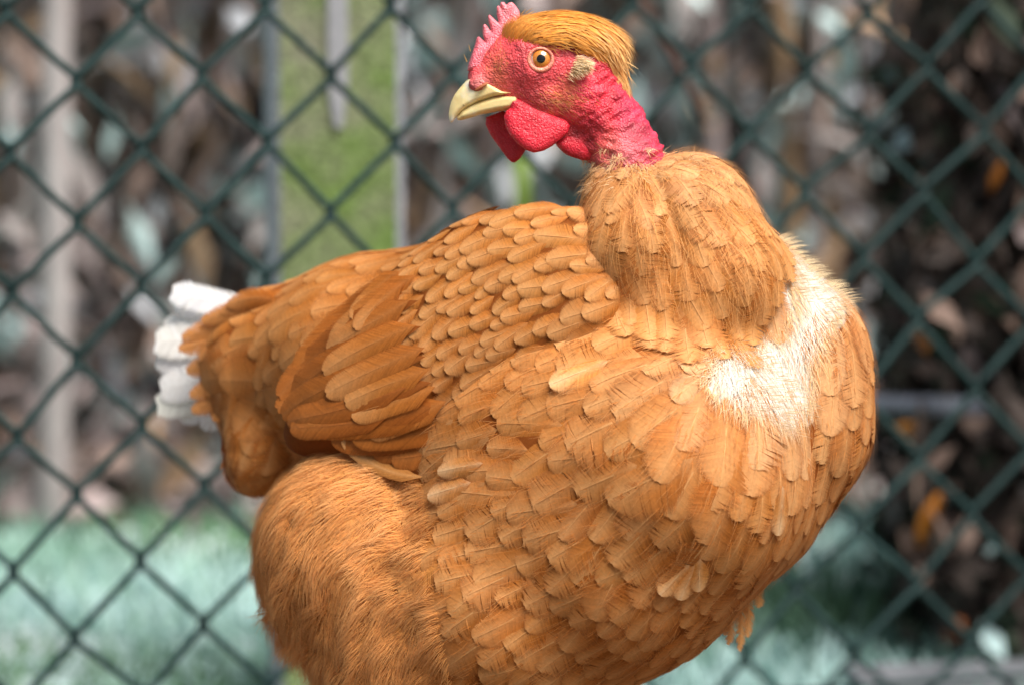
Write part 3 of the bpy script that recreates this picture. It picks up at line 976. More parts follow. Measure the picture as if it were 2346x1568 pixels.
BODY_CP = [  # u, v, du, dv, length, half width
    (1000, 570, -1, .25, 150, 34), (850, 620, -1, .3, 150, 36), (700, 680, -1, .3, 150, 40), (560, 740, -1, .35, 160, 44), (480, 830, -.95, .35, 160, 46),
    (640, 860, -.85, .5, 150, 42), (560, 960, -.5, .85, 150, 42), (600, 1060, -.25, .95, 130, 36), (760, 760, -1, .35, 150, 40), (540, 860, -.9, .4, 150, 44),
    (1400, 900, -.85, .5, 200, 56), (1250, 980, -.95, .3, 185, 54), (1100, 1090, -1, .1, 170, 46), (1050, 1230, -.95, .25, 165, 46), (1020, 1340, -.95, .3, 160, 46),
    (1300, 1150, -.9, .4, 170, 48), (1500, 1000, -.6, .75, 205, 60), (1600, 1000, -.35, .95, 215, 64), (1700, 1050, -.1, 1, 205, 60), (1450, 1250, -.75, .65, 160, 46),
    (1300, 1400, -.9, .45, 150, 44), (1150, 1500, -.9, .4, 150, 44), (1550, 1350, -.6, .8, 150, 44), (1650, 1250, -.4, .9, 160, 46), (1850, 900, .05, 1, 185, 48),
    (1950, 850, .22, .95, 175, 44), (1940, 1000, -.1, 1, 165, 44), (1800, 1150, -.25, .97, 160, 44), (1750, 1300, -.5, .85, 150, 42), (1600, 1450, -.65, .75, 140, 42),
    (1400, 1550, -.75, .6, 140, 42), (1850, 650, .45, .9, 130, 38), (1920, 740, .4, .9, 150, 42), (1450, 1100, -.7, .7, 180, 52), (1200, 1300, -.93, .35, 160, 46),
    (900, 1100, -.9, .35, 140, 36), (700, 1080, -.85, .55, 130, 36), (640, 1200, -.5, .9, 130, 36), (800, 1250, -.7, .7, 135, 38), (950, 1300, -.8, .5, 140, 40),
    (750, 1420, -.35, .95, 130, 38), (900, 1500, -.45, .9, 130, 38), (600, 1280, -.4, .9, 120, 34)]
LOBE_CP = [(1440, 400, -.1, 1, 120, 28), (1370, 480, -.18, 1, 130, 30), (1345, 600, .05, 1, 130, 32), (1420, 700, .25, .95, 130, 34), (1500, 600, .15, 1, 140, 36),
           (1550, 750, .12, 1, 140, 38), (1560, 450, .45, .85, 140, 36), (1650, 480, .65, .75, 140, 38), (1700, 580, .45, .9, 150, 40), (1780, 650, .38, .92, 150, 38),
           (1680, 720, .2, 1, 150, 40), (1560, 350, .9, .25, 110, 28), (1460, 350, .5, .6, 80, 22), (1640, 400, .8, .6, 130, 34), (1400, 390, -.5, .8, 100, 24)]
WING_CP = [(1300, 560, -.95, .3, 120, 27), (1200, 600, -.93, .35, 105, 25), (1100, 650, -.9, .42, 92, 23), (1000, 680, -.86, .5, 92, 24), (1250, 700, -.93, .38, 100, 27),
           (1150, 780, -.85, .5, 88, 27), (1050, 820, -.8, .58, 88, 28), (950, 800, -.8, .6, 96, 28), (1000, 940, -.75, .65, 100, 31), (1100, 920, -.78, .6, 94, 31),
           (1250, 820, -.85, .5, 110, 32), (1350, 760, -.9, .4, 120, 34), (900, 900, -.85, .5, 120, 31), (880, 720, -.82, .58, 110, 26), (1180, 980, -.8, .5, 100, 32), (960, 1040, -.85, .5, 110, 32)]

THIGH = [(590, 1090), (700, 1015), (790, 995), (975, 1105), (1000, 1220), (970, 1290), (1010, 1400), (1040, 1568), (1060, 1900), (560, 1900), (540, 1250)]
WHITEP = [(1615, 870), (1640, 800), (1700, 775), (1790, 765), (1825, 700), (1800, 600), (1780, 520), (1870, 560), (1935, 680), (1890, 760), (1860, 830), (1855, 920), (1810, 985), (1740, 950), (1665, 925)]
CAMW = np.array((UC, VC, -DIST / K))

bodyV, bodyQ = surfnets(sdf_body, (380, 440, -560), (2080, 1800, 800), 15)
lobeV, lobeQ = surfnets(sdf_lobe, (1270, 290, -380), (1880, 900, 110), 12)
wingV, wingQ = surfnets(sdf_wing, (540, 480, -420), (1520, 1120, 420), 11)

vis = Batch()

def facing(p, n):
    return (unit(CAMW - p) * n).sum(-1)

def uvdir(cp, p, jit):
    a = idw(cp, p[:, 0], p[:, 1])
    d = np.stack([a[:, 0], a[:, 1], np.zeros(len(p))], -1) + rng.normal(0, jit, (len(p), 3)) * np.array([1, 1, 0])
    d[:, 2] = -0.70 * d[:, 0] * 0.6      # swept back along the body
    return unit(d), a[:, 2], a[:, 3]

def plant_body():
    def rad(p): return idw(BODY_CP, p[:, 0], p[:, 1])[:, 2] * 0.34
    def keep(p): return (sdf_lobe(p) > 0) & (sdf_wing(p) > -6) & (p[:, 1] < 1790)
    p = sample_surface(bodyV, bodyQ, rad, 30000, keep)
    d, L, W = uvdir(BODY_CP, p, 0.22)
    z_ = np.exp(rng.normal(0, 0.17, len(p))); L = L * z_; W = W * z_ * np.exp(rng.normal(0, 0.1, len(p)))
    n = grad(sdf_body, p)
    thigh = inpoly(p[:, 0], p[:, 1], THIGH) & (n[:, 2] < 0.75)
    white = (polydist(p[:, 0], p[:, 1], WHITEP) < 10) & (n[:, 2] < 0.4)
    sp, nr = march(sdf_body, p, d, L, 0.6)
    # no vane may sweep across the bare white down
    base_in = (polydist(sp[:, 2, 0], sp[:, 2, 1], WHITEP) < 0) & (n[:, 2] < 0.4) & (p[:, 1] < 1000)
    tip_in = (polydist(sp[:, 7, 0], sp[:, 7, 1], WHITEP) < -16) & (n[:, 2] < 0.4)
    ok = ~thigh & ~white & ~tip_in & ~(base_in & (rng.random(len(p)) < 0.45))
    wd = polydist(p[:, 0], p[:, 1], WHITEP)
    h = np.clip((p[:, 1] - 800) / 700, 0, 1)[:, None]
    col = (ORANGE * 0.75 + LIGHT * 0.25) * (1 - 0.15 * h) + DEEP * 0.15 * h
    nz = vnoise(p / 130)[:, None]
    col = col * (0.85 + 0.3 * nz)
    near_w = np.exp(-np.clip(wd, 0, 1e3) / 60)[:, None] * (n[:, 2:3] < 0.4)
    col = col * (1 - 0.55 * near_w) + CREAM * 0.55 * near_w
    saddle = (p[:, 0] < 1330) & (p[:, 1] < 1000)
    lower = ok & ~saddle
    tight = lower & (rng.random(len(p)) < 0.62)
    loose = lower & ~tight
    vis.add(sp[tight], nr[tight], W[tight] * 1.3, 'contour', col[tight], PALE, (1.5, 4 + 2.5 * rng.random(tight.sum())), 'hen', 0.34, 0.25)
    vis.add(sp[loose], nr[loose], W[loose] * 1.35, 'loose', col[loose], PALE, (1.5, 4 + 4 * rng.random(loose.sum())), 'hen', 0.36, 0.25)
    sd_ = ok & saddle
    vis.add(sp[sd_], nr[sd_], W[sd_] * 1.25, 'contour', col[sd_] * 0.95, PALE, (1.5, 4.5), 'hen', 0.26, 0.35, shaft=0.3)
    # thigh: very loose, soft plumes
    vis.add(sp[thigh], nr[thigh], W[thigh] * 1.25, 'down', LIGHT * (0.95 + 0.25 * nz[thigh]), PALE, (1, 3 + 3 * rng.random(thigh.sum())), 'hen', 0.35, 0.4, shaft=0.0)
    return p, n, thigh, white

def plant_lobe():
    def rad(p): return idw(LOBE_CP, p[:, 0], p[:, 1])[:, 2] * 0.33
    def keep(p): return (sdf_body(p) > np.where(p[:, 0] > 1680, 35, -30))
    p = sample_surface(lobeV, lobeQ, rad, 9000, keep)
    d, L, W = uvdir(LOBE_CP, p, 0.16)
    z_ = np.exp(rng.normal(0, 0.15, len(p))); L = L * z_ * 1.08; W = W * z_ * 1.35
    d[:, 2] = 0; d = unit(d)
    sp, nr = march(lambda q: smin(sdf_lobe(q), sdf_body(q) - 4, 60), p, d, L, 0.5)
    top = np.exp(-np.clip(p[:, 1] - 345, 0, 999) / 70)[:, None]
    nz = vnoise(p / 110)[:, None]
    col = (ORANGE * 0.55 + LIGHT * 0.45) * (0.88 + 0.26 * nz)
    col = col * (1 - 0.45 * top) + CREAM * 0.45 * top
    k = rng.random(len(p)) < 0.4
    vis.add(sp[k], nr[k], W[k], 'contour', col[k], PALE, (1.5, 4 + 2.5 * rng.random(k.sum())), 'hen', 0.32, 0.3)
    vis.add(sp[~k], nr[~k], W[~k], 'loose', col[~k], PALE, (1.5, 4 + 4 * rng.random((~k).sum())), 'hen', 0.34, 0.3)

def wing_surface(u, v):
    """front surface of the wing above photo point (u, v)"""
    w = np.full(len(u), -400.0)
    p = np.stack([u, v, w], -1)
    for _ in range(60):
        p[:, 2] += np.clip(sdf_wing(p), -20, 40) * 0.6
        p[:, 2] = np.minimum(p[:, 2], 420)
    return p

def spine_uv(points, off):
    """explicit spine through photo points, laid on the wing's outer plane"""
    pts = np.array(points, float)
    t = np.linspace(0, 1, len(pts)); tt = np.linspace(0, 1, KS)
    u = np.interp(tt, t, pts[:, 0]); v = np.interp(tt, t, pts[:, 1])
    if len(pts) == 3:       # smooth arc
        a, b, c = pts
        u = (1 - tt) ** 2 * a[0] + 2 * tt * (1 - tt) * b[0] + tt ** 2 * c[0]
        v = (1 - tt) ** 2 * a[1] + 2 * tt * (1 - tt) * b[1] + tt ** 2 * c[1]
    # plane of the wing, slightly cambered
    rel = np.stack([u - WC[0], v - WC[1]], -1)
    w = WC[2] - (_wn[0] * rel[:, 0] + _wn[1] * rel[:, 1]) / _wn[2]
    q = np.stack([u, v, w], -1)
    loc = (q - WC) @ RW
    xx = np.clip(loc[:, 0] / 470, -1, 1); bb = 235 - 75 * xx - 58 * xx * xx
    rem = np.clip(1 - np.abs(xx) ** 2.3 - np.abs(np.clip(loc[:, 1] / bb, -1, 1)) ** 2.3, 0, 1)
    cam_ = np.maximum(105 * rem ** (1 / 2.3), 46) + off
    q = q + _wn * cam_[:, None]
    return q

def plant_wing():
    def rad(p): return idw(WING_CP, p[:, 0], p[:, 1])[:, 2] * 0.37
    def keep(p):
        loc = (p - WC) @ RW
        return (loc[:, 2] > 5) & (sdf_lobe(p) > -15) & (sdf_body(p) > -12) & (loc[:, 0] < 262 + 0.0 * loc[:, 1])
    p = sample_surface(wingV, wingQ, rad, 14000, keep)
    d, L, W = uvdir(WING_CP, p, 0.15)
    z_ = np.exp(rng.normal(0, 0.14, len(p))); L = L * z_; W = W * z_ * 1.12
    sp, nr = march(sdf_wing, p, d, L, 0.6)
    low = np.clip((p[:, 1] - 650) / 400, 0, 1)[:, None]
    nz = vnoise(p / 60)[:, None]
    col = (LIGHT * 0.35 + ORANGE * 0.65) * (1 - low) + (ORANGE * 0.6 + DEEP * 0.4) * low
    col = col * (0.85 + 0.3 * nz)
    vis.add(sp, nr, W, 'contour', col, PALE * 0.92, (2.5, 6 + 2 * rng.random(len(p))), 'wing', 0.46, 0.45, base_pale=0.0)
    # flight feathers, longest first (lowest layer)
    sec = [((1010, 640), (800, 700), (700, 870), 36), ((1030, 700), (790, 760), (664, 920), 40), ((1040, 760), (800, 820), (660, 948), 42),
           ((1050, 830), (820, 880), (672, 962), 40), ((1060, 890), (850, 930), (715, 975), 38), ((1080, 940), (900, 975), (790, 992), 36),
           ((1000, 900), (840, 965), (690, 975), 34), ((1050, 960), (880, 1000), (745, 985), 34), ((960, 960), (830, 1000), (700, 990), 30), ((1040, 1000), (930, 1040), (800, 1018), 30), ((1110, 980), (960, 1020), (850, 1012), 34), ((1090, 1000), (980, 1050), (885, 1042), 30), ((1140, 1010), (1010, 1060), (930, 1060), 32)]
    for k, (a, b, c, w_) in enumerate(sec):
        s = spine_uv((a, b, c), 10 + k * 1.2)
        nn = np.tile(_wn, (KS, 1))
        vis.add(s[None], nn[None], w_, 'wing', ORANGE * 0.45 + DEEP * 0.45, PALE * 0.6, (0, 0), 'wing', 0.05, 0.35, base_pale=0, shaft=0.15)
    gc = [((1010, 640), (900, 700), (795, 800), 25), ((1000, 700), (900, 760), (788, 815), 26), ((1020, 760), (900, 800), (786, 868), 27), ((1040, 810), (920, 860), (795, 918), 28),
          ((1050, 860), (930, 900), (842, 940), 28), ((1060, 900), (950, 940), (855, 965), 27), ((1080, 930), (970, 980), (885, 1002), 27), ((1100, 950), (1000, 1010), (930, 1035), 27),
          ((960, 630), (900, 670), (848, 745), 21), ((980, 660), (920, 700), (862, 770), 20)]
    for k, (a, b, c, w_) in enumerate(gc):
        s = spine_uv((a, b, c), 13 + k * 0.5)
        vis.add(s[None], np.tile(_wn, (1, KS, 1)), w_ * 1.22, 'wing', (ORANGE * 0.7 + LIGHT * 0.15 + DEEP * 0.15), PALE, (0, 3), 'wing', 0.34, 0.3, base_pale=0, shaft=0.25)
    # the bent quill under the wing with its pale edge
    s = spine_uv(((1005, 1100), (885, 1100), (818, 1018)), 6)
    s[:, 2] -= 20
    vis.add(s[None], np.tile(unit(np.array([-0.15, -0.25, -0.95])), (1, KS, 1)), 17, 'wing', LIGHT * 0.9, PALE, (0, 0), 'wing', 0.5, 0.3, base_pale=0.1)

def plant_tail():
    fan = [((760, 770, 430), (540, 700, 560), (390, 668, 660), 26), ((760, 775, 432), (530, 715, 565), (402, 690, 665), 26), ((760, 790, 425), (520, 755, 570), (372, 752, 672), 32), ((760, 800, 425), (520, 775, 570), (352, 782, 674), 34),
           ((760, 810, 415), (520, 800, 560), (354, 818, 668), 34), ((760, 820, 410), (520, 825, 555), (372, 850, 660), 32), ((760, 830, 405), (520, 850, 550), (364, 892, 655), 34), ((760, 850, 395), (540, 880, 540), (356, 930, 645), 32),
           ((755, 865, 390), (560, 905, 520), (410, 946, 620), 30), ((750, 880, 385), (600, 935, 500), (455, 958, 590), 28), ((740, 900, 375), (640, 950, 460), (532, 972, 520), 22)]
    for k, (a, b, c, w_) in enumerate(fan):
        tt = np.linspace(0, 1, KS)[:, None]
        a, b, c = map(np.array, (a, b, c))
        s = (1 - tt) ** 2 * a + 2 * tt * (1 - tt) * b + tt ** 2 * c
        s[:, 2] += 3.5 * ((k * 4) % 11)
        nn = np.tile(unit(np.array([-0.25, -0.22, -0.93])), (KS, 1))
        vis.add(s[None], nn[None], w_ * 1.3, 'tail', np.array((0.95, 0.96, 0.97)), WHITE, (0, 0), 'tail', 0.1, 0.1, base_pale=0, shaft=0.1)

def plant_tail_coverts():
    rows = [((680, 735), (430, 775), 42), ((690, 760), (422, 800), 46), ((700, 800), (440, 850), 46), ((700, 840), (448, 905), 44), ((690, 880), (452, 940), 40), ((700, 700), (475, 735), 36),
            ((650, 900), (500, 958), 38), ((720, 690), (520, 715), 34), ((620, 760), (470, 820), 40), ((610, 830), (490, 905), 40), ((640, 690), (535, 700), 30)]
    for k, (a, c, w_) in enumerate(rows):
        tt = np.linspace(0, 1, KS)[:, None]
        wa = lambda u: 400 + (720 - u) * 0.62
        a3 = np.array((*a, wa(a[0]) - 90 - 2 * k)); c3 = np.array((c[0] - 16, c[1], wa(c[0]) - 70 - 2 * k))
        s = a3 * (1 - tt) + c3 * tt
        s[:, 1] -= 12 * np.sin(np.pi * tt[:, 0])
        nn = np.tile(unit(np.array([-0.5, -0.15, -0.85])), (KS, 1))
        vis.add(s[None], nn[None], w_, 'contour', ORANGE * rng.uniform(0.85, 1.1), PALE, (0, 0), 'hen', 0.3, 0.6, base_pale=0.0, shaft=0.25)

def body_surface(uv):
    p = np.array([(u, v, -600.0) for u, v in uv])
    for _ in range(60):
        p[:, 2] += np.clip(sdf_body(p), -20, 60) * 0.7
    return p

def plant_strays():
    # feathers out of place: a teardrop on the far breast, a pale bunch by the keel, an odd one on the flank
    q = [((1785, 1165), (.15, 1), 120, 34, 0.9), ((1575, 1325), (-.25, 1), 105, 40, 1.15), ((1545, 1320), (-.6, .8), 105, 36, 1.1), ((1600, 1310), (.1, 1), 95, 30, 1.15), ((1330, 855), (-.95, .35), 150, 46, 1.1), ((1060, 1070), (-1, .05), 130, 30, 1.0), ((1035, 1120), (-1, .12), 130, 36, 1.05)]
    p = body_surface([a for a, *_ in q])
    d = unit(np.array([(*b, 0) for _, b, *_ in q], float))
    sp, nr = march(sdf_body, p, d, np.array([x[2] for x in q], float), 0.5)
    vis.add(sp, nr, np.array([x[3] for x in q], float), 'contour', np.array([LIGHT * x[4] for x in q]), CREAM * 0.8 + PALE * 0.2, (5, 15), 'hen', 0.4, 0.5)
    # tuft hanging free under the breast
    for k, (a, c, w_) in enumerate([((1650, 1330), (1643, 1440), 16), ((1668, 1340), (1668, 1478), 16), ((1685, 1330), (1694, 1492), 15), ((1700, 1330), (1712, 1460), 15), ((1715, 1310), (1738, 1392), 18), ((1640, 1350), (1660, 1455), 15), ((1725, 1290), (1758, 1340), 16)]):
        tt = np.linspace(0, 1, KS)[:, None]
        z0 = 20 + 8 * k
        s = np.array((*a, z0)) * (1 - tt) + np.array((*c, z0 - 10)) * tt
        s[:, 0] += 8 * np.sin(np.pi * tt[:, 0])
        vis.add(s[None], np.tile(unit(np.array([0.1 * (k - 3), -0.1, -1])), (1, KS, 1)), w_, 'loose', LIGHT, PALE, (0, 0), 'hen', 0.4, 0.5, base_pale=0)

plant_tail_coverts()
plant_strays()
BP, BN, BT, BW = plant_body()
plant_lobe()
plant_wing()
plant_tail()

# ------------------------------------------------------------------ strands (down, crest, bristles)
class Strands:
    def __init__(self): self.v, self.q, self.c, self.n = [], [], [], 0
    def add(self, root, d, nrm, L, W, col, bend, lift0, seg=5, tipcol=None, wave=0.0):
        """root, d, nrm: (M,3); bend: added to the direction along the strand"""
        M = len(root)
        L = np.broadcast_to(np.asarray(L, float), (M,)); W = np.broadcast_to(np.asarray(W, float), (M,))
        t = np.linspace(0, 1, seg)
        p = root.copy(); dd = d.copy()
        lat = unit(np.cross(d, nrm))
        rows = []
        ph = rng.uniform(0, 6.28, M)
        for k in range(seg):
            w = W * (1 - t[k] ** 1.6 * 0.9) * 0.5
            rows.append(np.stack([p - lat * w[:, None], p + lat * w[:, None]], 1))
            dd = unit(dd + bend / seg + lat * (wave * np.sin(ph + k * 2.1))[:, None])
            p = p + dd * (L / (seg - 1))[:, None]
        V = np.stack(rows, 1).reshape(M, seg * 2, 3)
        o = (self.n + np.arange(M) * seg * 2)[:, None, None]
        k = np.arange(seg - 1)[None, :, None] * 2
        Q = (o + k + np.array([0, 1, 3, 2])[None, None]).reshape(-1, 4)
        col = np.broadcast_to(np.asarray(col, float), (M, 3)) * rng.uniform(0.8, 1.15, (M, 1))
        tipc = col if tipcol is None else np.broadcast_to(np.asarray(tipcol, float), (M, 3))
        C = col[:, None] * (1 - t[None, :, None]) + tipc[:, None] * t[None, :, None]
        C = np.repeat(C, 2, axis=1)
        self.v.append(V.reshape(-1, 3)); self.q.append(Q); self.c.append(C.reshape(-1, 3)); self.n += M * seg * 2
    def build(self, name, mat, parent):
        V = np.concatenate(self.v)
        return mesh_from(name, P(V) - np.array(HEN.location), np.concatenate(self.q), mat, None, np.concatenate(self.c))

def surf_points(sdf, V, Q, n, keep):
    a, b, c, d = (V[Q[:, k]] for k in range(4))
    ar = np.linalg.norm(np.cross(c - a, d - b), axis=1)
    fi = rng.choice(len(Q), n, p=ar / ar.sum())
    x, y = rng.random((2, n, 1))
    p = (a[fi] * (1 - x) + b[fi] * x) * (1 - y) + (d[fi] * (1 - x) + c[fi] * x) * y
    p = p[keep(p)]
    p = p - sdf(p)[:, None] * grad(sdf, p)
    return p, grad(sdf, p)

HEN = empty("hen", tuple(P((1230, 784, 60)) * np.array([1, 1, 0])))
tag(HEN, "orange-buff naked-neck hen with bare red neck and head turned backwards, standing before the fence", "chicken")
HL = np.array(HEN.location)

def hen_part(name, Vpx, faces, mat, col=None, parent=None):
    o = mesh_from(name, P(Vpx) - HL, faces, mat, None, col)
    o.parent = parent or HEN
    return o

def down_fluff():
    st = Strands()
    # thigh
    p, n = surf_points(sdf_body, bodyV, bodyQ, 190000, lambda q: inpoly(q[:, 0], q[:, 1], THIGH) & (q[:, 2] < 330) & (sdf_wing(q) > 0))
    d, L, W = uvdir(BODY_CP, p, 0.05)
    fl = vnoise(p / 48) * 2 - 1; fl2 = vnoise(p / 48 + 50) * 2 - 1      # clumped flow
    d = unit(d + np.stack([fl, fl2, 0 * fl], -1) * 0.8)
    d = unit(d - n * (d * n).sum(-1, keepdims=True) + n * (0.10 + 0.6 * np.clip(vnoise(p / 36 + 9)[:, None] * 1.6 - 0.3, 0, 1)))
    nz = vnoise(p / 46)[:, None]
    st.add(p + n * rng.uniform(0, 10, (len(p), 1)), d, n, rng.uniform(24, 70, len(p)), 1.05, LIGHT * (0.98 + 0.4 * nz), -n * 0.7 + np.array([0, .25, 0]), 0, 5, PALE * 1.08, 0.2)
    # white down at the root of the neck and the pale gap on the breast
    p, n = surf_points(sdf_body, bodyV, bodyQ, 150000, lambda q: (polydist(q[:, 0], q[:, 1], WHITEP) < 14) & (q[:, 2] < 60))
    pd = polydist(p[:, 0], p[:, 1], WHITEP)
    d, L, W = uvdir(BODY_CP, p, 0.25)
    d = unit(d - n * (d * n).sum(-1, keepdims=True) + n * 0.35)
    mixw = np.clip(-pd / 30, 0, 1)[:, None]
    c = WHITE * mixw + (CREAM * 0.6 + PALE * 0.4) * (1 - mixw)
    st.add(p + n * 2, d, n, rng.uniform(18, 55, len(p)), 1.3, c, -n * 0.5, 0, 4, None, 0.3)
    # stiff pale hairs on the upper outline of the breast
    k = (n[:, 0] > 0.45) & (n[:, 1] < -0.1)
    k &= rng.random(len(k)) < 0.25
    if k.sum():
        st.add(p[k], unit(n[k] + np.array([0.5, 0.15, 0])), np.tile([0, 0, -1.0], (k.sum(), 1)), rng.uniform(18, 50, k.sum()), 1.5, CREAM, np.array([0.2, 0.5, 0]), 0, 4)
    # wisps all over the body, breaking up outlines
    p, n = surf_points(sdf_body, bodyV, bodyQ, 12000, lambda q: (sdf_lobe(q) > 0) & (sdf_wing(q) > 0) & (q[:, 2] < 400) & (q[:, 0] > 990))
    d, L, W = uvdir(BODY_CP, p, 0.2)
    d = unit(d - n * (d * n).sum(-1, keepdims=True) + n * 0.22)
    st.add(p + n * rng.uniform(4, 13, (len(p), 1)), d, n, rng.uniform(20, 60, len(p)), 1.1, ORANGE * 1.05, -n * 0.25, 0, 4, PALE * 0.9, 0.1)
    p, n = surf_points(sdf_lobe, lobeV, lobeQ, 3500, lambda q: sdf_body(q) > 0)
    d, L, W = uvdir(LOBE_CP, p, 0.2); d[:, 2] = 0
    d = unit(d - n * (d * n).sum(-1, keepdims=True) + n * 0.22)
    st.add(p + n * rng.uniform(4, 14, (len(p), 1)), d, n, rng.uniform(20, 62, len(p)), 1.1, LIGHT, -n * 0.25, 0, 4, PALE, 0.1)
    # collar of down where the bare neck leaves the hackle
    p, n = surf_points(sdf_lobe, lobeV, lobeQ, 14000, lambda q: (q[:, 1] < 440 - 0.18 * (q[:, 0] - 1340)) & (q[:, 0] < 1640))
    d, L, W = uvdir(LOBE_CP, p, 0.5)
    d = unit(d * 0.9 + n * 0.55 + np.array([0.1, -0.1, 0]))
    st.add(p, d, n, rng.uniform(12, 36, len(p)), 1.3, CREAM, np.array([0.1, 0.5, 0]), 0, 4, PALE * 1.05, 0.2)
    # ragged tufts climbing the bare neck
    nv, nq = surfnets(sdf_head, (1330, 320, WH - 120), (1540, 430, WH + 110), 8)
    p, n = surf_points(sdf_head, nv, nq, 5000, lambda q: (q[:, 1] > 352 - 22 * vnoise(q / 18)) & (q[:, 1] < 425) & (q[:, 1] > 325) & (vnoise(q / 20 + 3) + 0.25 * (q[:, 1] > 375) > 0.6))
    d = unit(np.array([0.15, 0.55, 0]) + rng.normal(0, 0.45, (len(p), 3)) + n * 0.7)
    st.add(p, d, n, rng.uniform(10, 34, len(p)), 1.1, CREAM, np.array([0.1, 0.6, 0]), 0, 4, PALE * 1.1, 0.25)
    o = st.build("down", M_DOWN, HEN)
    o.parent = HEN
    tag(o, kind="stuff", label="loose pale down and fluff between the feathers")

# ------------------------------------------------------------------ head parts
def skin_colours(V):
    n1 = vnoise(V / 30)[:, None]
    u, v = V[:, 0:1], V[:, 1:2]
    face = np.array((0.65, 0.058, 0.072)); neck = np.array((0.52, 0.014, 0.034)); throat = np.array((0.66, 0.13, 0.11)); buff = np.array((0.78, 0.20, 0.08))
    c = face * (1 - np.clip((u - 1290) / 60, 0, 1)) + neck * np.clip((u - 1290) / 60, 0, 1)
    def blob(cu, cv, ru, rv): return np.exp(-(((u - cu) / ru) ** 2 + ((v - cv) / rv) ** 2))
    b = np.clip(blob(1140, 165, 26, 45) * 0.5 + blob(1285, 228, 50, 30) * 0.4 + blob(1310, 195, 22, 25) * 0.4, 0, 0.8)
    c = c * (1 - b) + buff * b
    b = np.clip(blob(1420, 335, 55, 40) * 0.8, 0, 0.8)
    c = c * (1 - b) + throat * b
    b = np.clip(blob(1410, 400, 60, 40), 0, 1) * 0.5
    c = c * (1 - b) + np.array((0.74, 0.36, 0.28)) * b
    b = np.clip(blob(1100, 190, 24, 17), 0, 1) * 0.65
    c = c * (1 - b) + np.array((0.62, 0.24, 0.22)) * b
    red = blob(1340, 208, 30, 34)
    c = c * (1 - 0.8 * red) + np.array((0.72, 0.03, 0.07)) * 0.8 * red
    bl = np.clip((v + (u - 1440) * -0.2 - 150) / 100, 0, 1) * np.clip((u - 1400) / 30, 0, 1) * 0.25
    c = c * (1 - bl) + np.array((0.42, 0.05, 0.16)) * bl
    n2 = vnoise(V / 11 + 31)[:, None]
    return c * (0.50 + 0.65 * n1 + 0.32 * n2)

def inflate(poly, wc, T, R, step, lo_w, hi_w, mouth=None):
    poly = [tuple(q) for q in poly]
    us = [q[0] for q in poly]; vs = [q[1] for q in poly]
    def f(g):
        u, v, w = g[..., 0], g[..., 1], g[..., 2]
        d2 = polydist(u[..., 0], v[..., 0], poly)[..., None]
        d = np.clip(-d2 / R, 0, 1)
        h = np.sqrt(np.clip(1 - (1 - d) ** 2, 0, 1))
        if mouth is not None:     # sharp along the cutting edge, round elsewhere
            e = np.clip(-d2 / 6.0, 0, 1)
            he = np.sqrt(np.clip(1 - (1 - e) ** 2, 0, 1))
            h = np.where(mouth(u, v), np.maximum(h, he), h)
        Tt = T(u, v) if callable(T) else T
        wcc = wc(u, v) if callable(wc) else wc
        inside = np.abs(w - wcc) - Tt * h
        return np.where(d2 < 0, np.maximum(inside, d2), np.maximum(d2, 0.01) + np.abs(w - wcc) * 0.2)
    return surfnets(f, (min(us) - 8, min(vs) - 8, lo_w), (max(us) + 8, max(vs) + 8, hi_w), step)

def zp(pts): return [tuple(Z(x, y)[:2]) for x, y in pts]

def ball(c, r, R=None, nu=24, nv=14, sq=(1, 1, 1)):
    th = np.linspace(0, np.pi, nv); ph = np.linspace(0, 2 * np.pi, nu, endpoint=False)
    V = np.array([(math.sin(a) * math.cos(b), math.sin(a) * math.sin(b), math.cos(a)) for a in th for b in ph]) * np.array(sq) * r
    I = np.arange(nv * nu).reshape(nv, nu)
    Q = np.stack([I[:-1], I[1:], np.roll(I, -1, 1)[1:], np.roll(I, -1, 1)[:-1]], -1).reshape(-1, 4)
    return V, Q

def cap(r, half, n=28, rings=8):
    """spherical cap round +Z"""
    V = [(0, 0, r)]
    for k in range(1, rings + 1):
        a = half * k / rings
        V += [(r * math.sin(a) * math.cos(b), r * math.sin(a) * math.sin(b), r * math.cos(a)) for b in np.linspace(0, 2 * np.pi, n, endpoint=False)]
    V = np.array(V)
    T = np.array([(0, 1 + j, 1 + (j + 1) % n) for j in range(n)])
    Q = np.array([(1 + k * n + j, 1 + (k + 1) * n + j, 1 + (k + 1) * n + (j + 1) % n, 1 + k * n + (j + 1) % n) for k in range(rings - 1) for j in range(n)])
    return V, Q, T

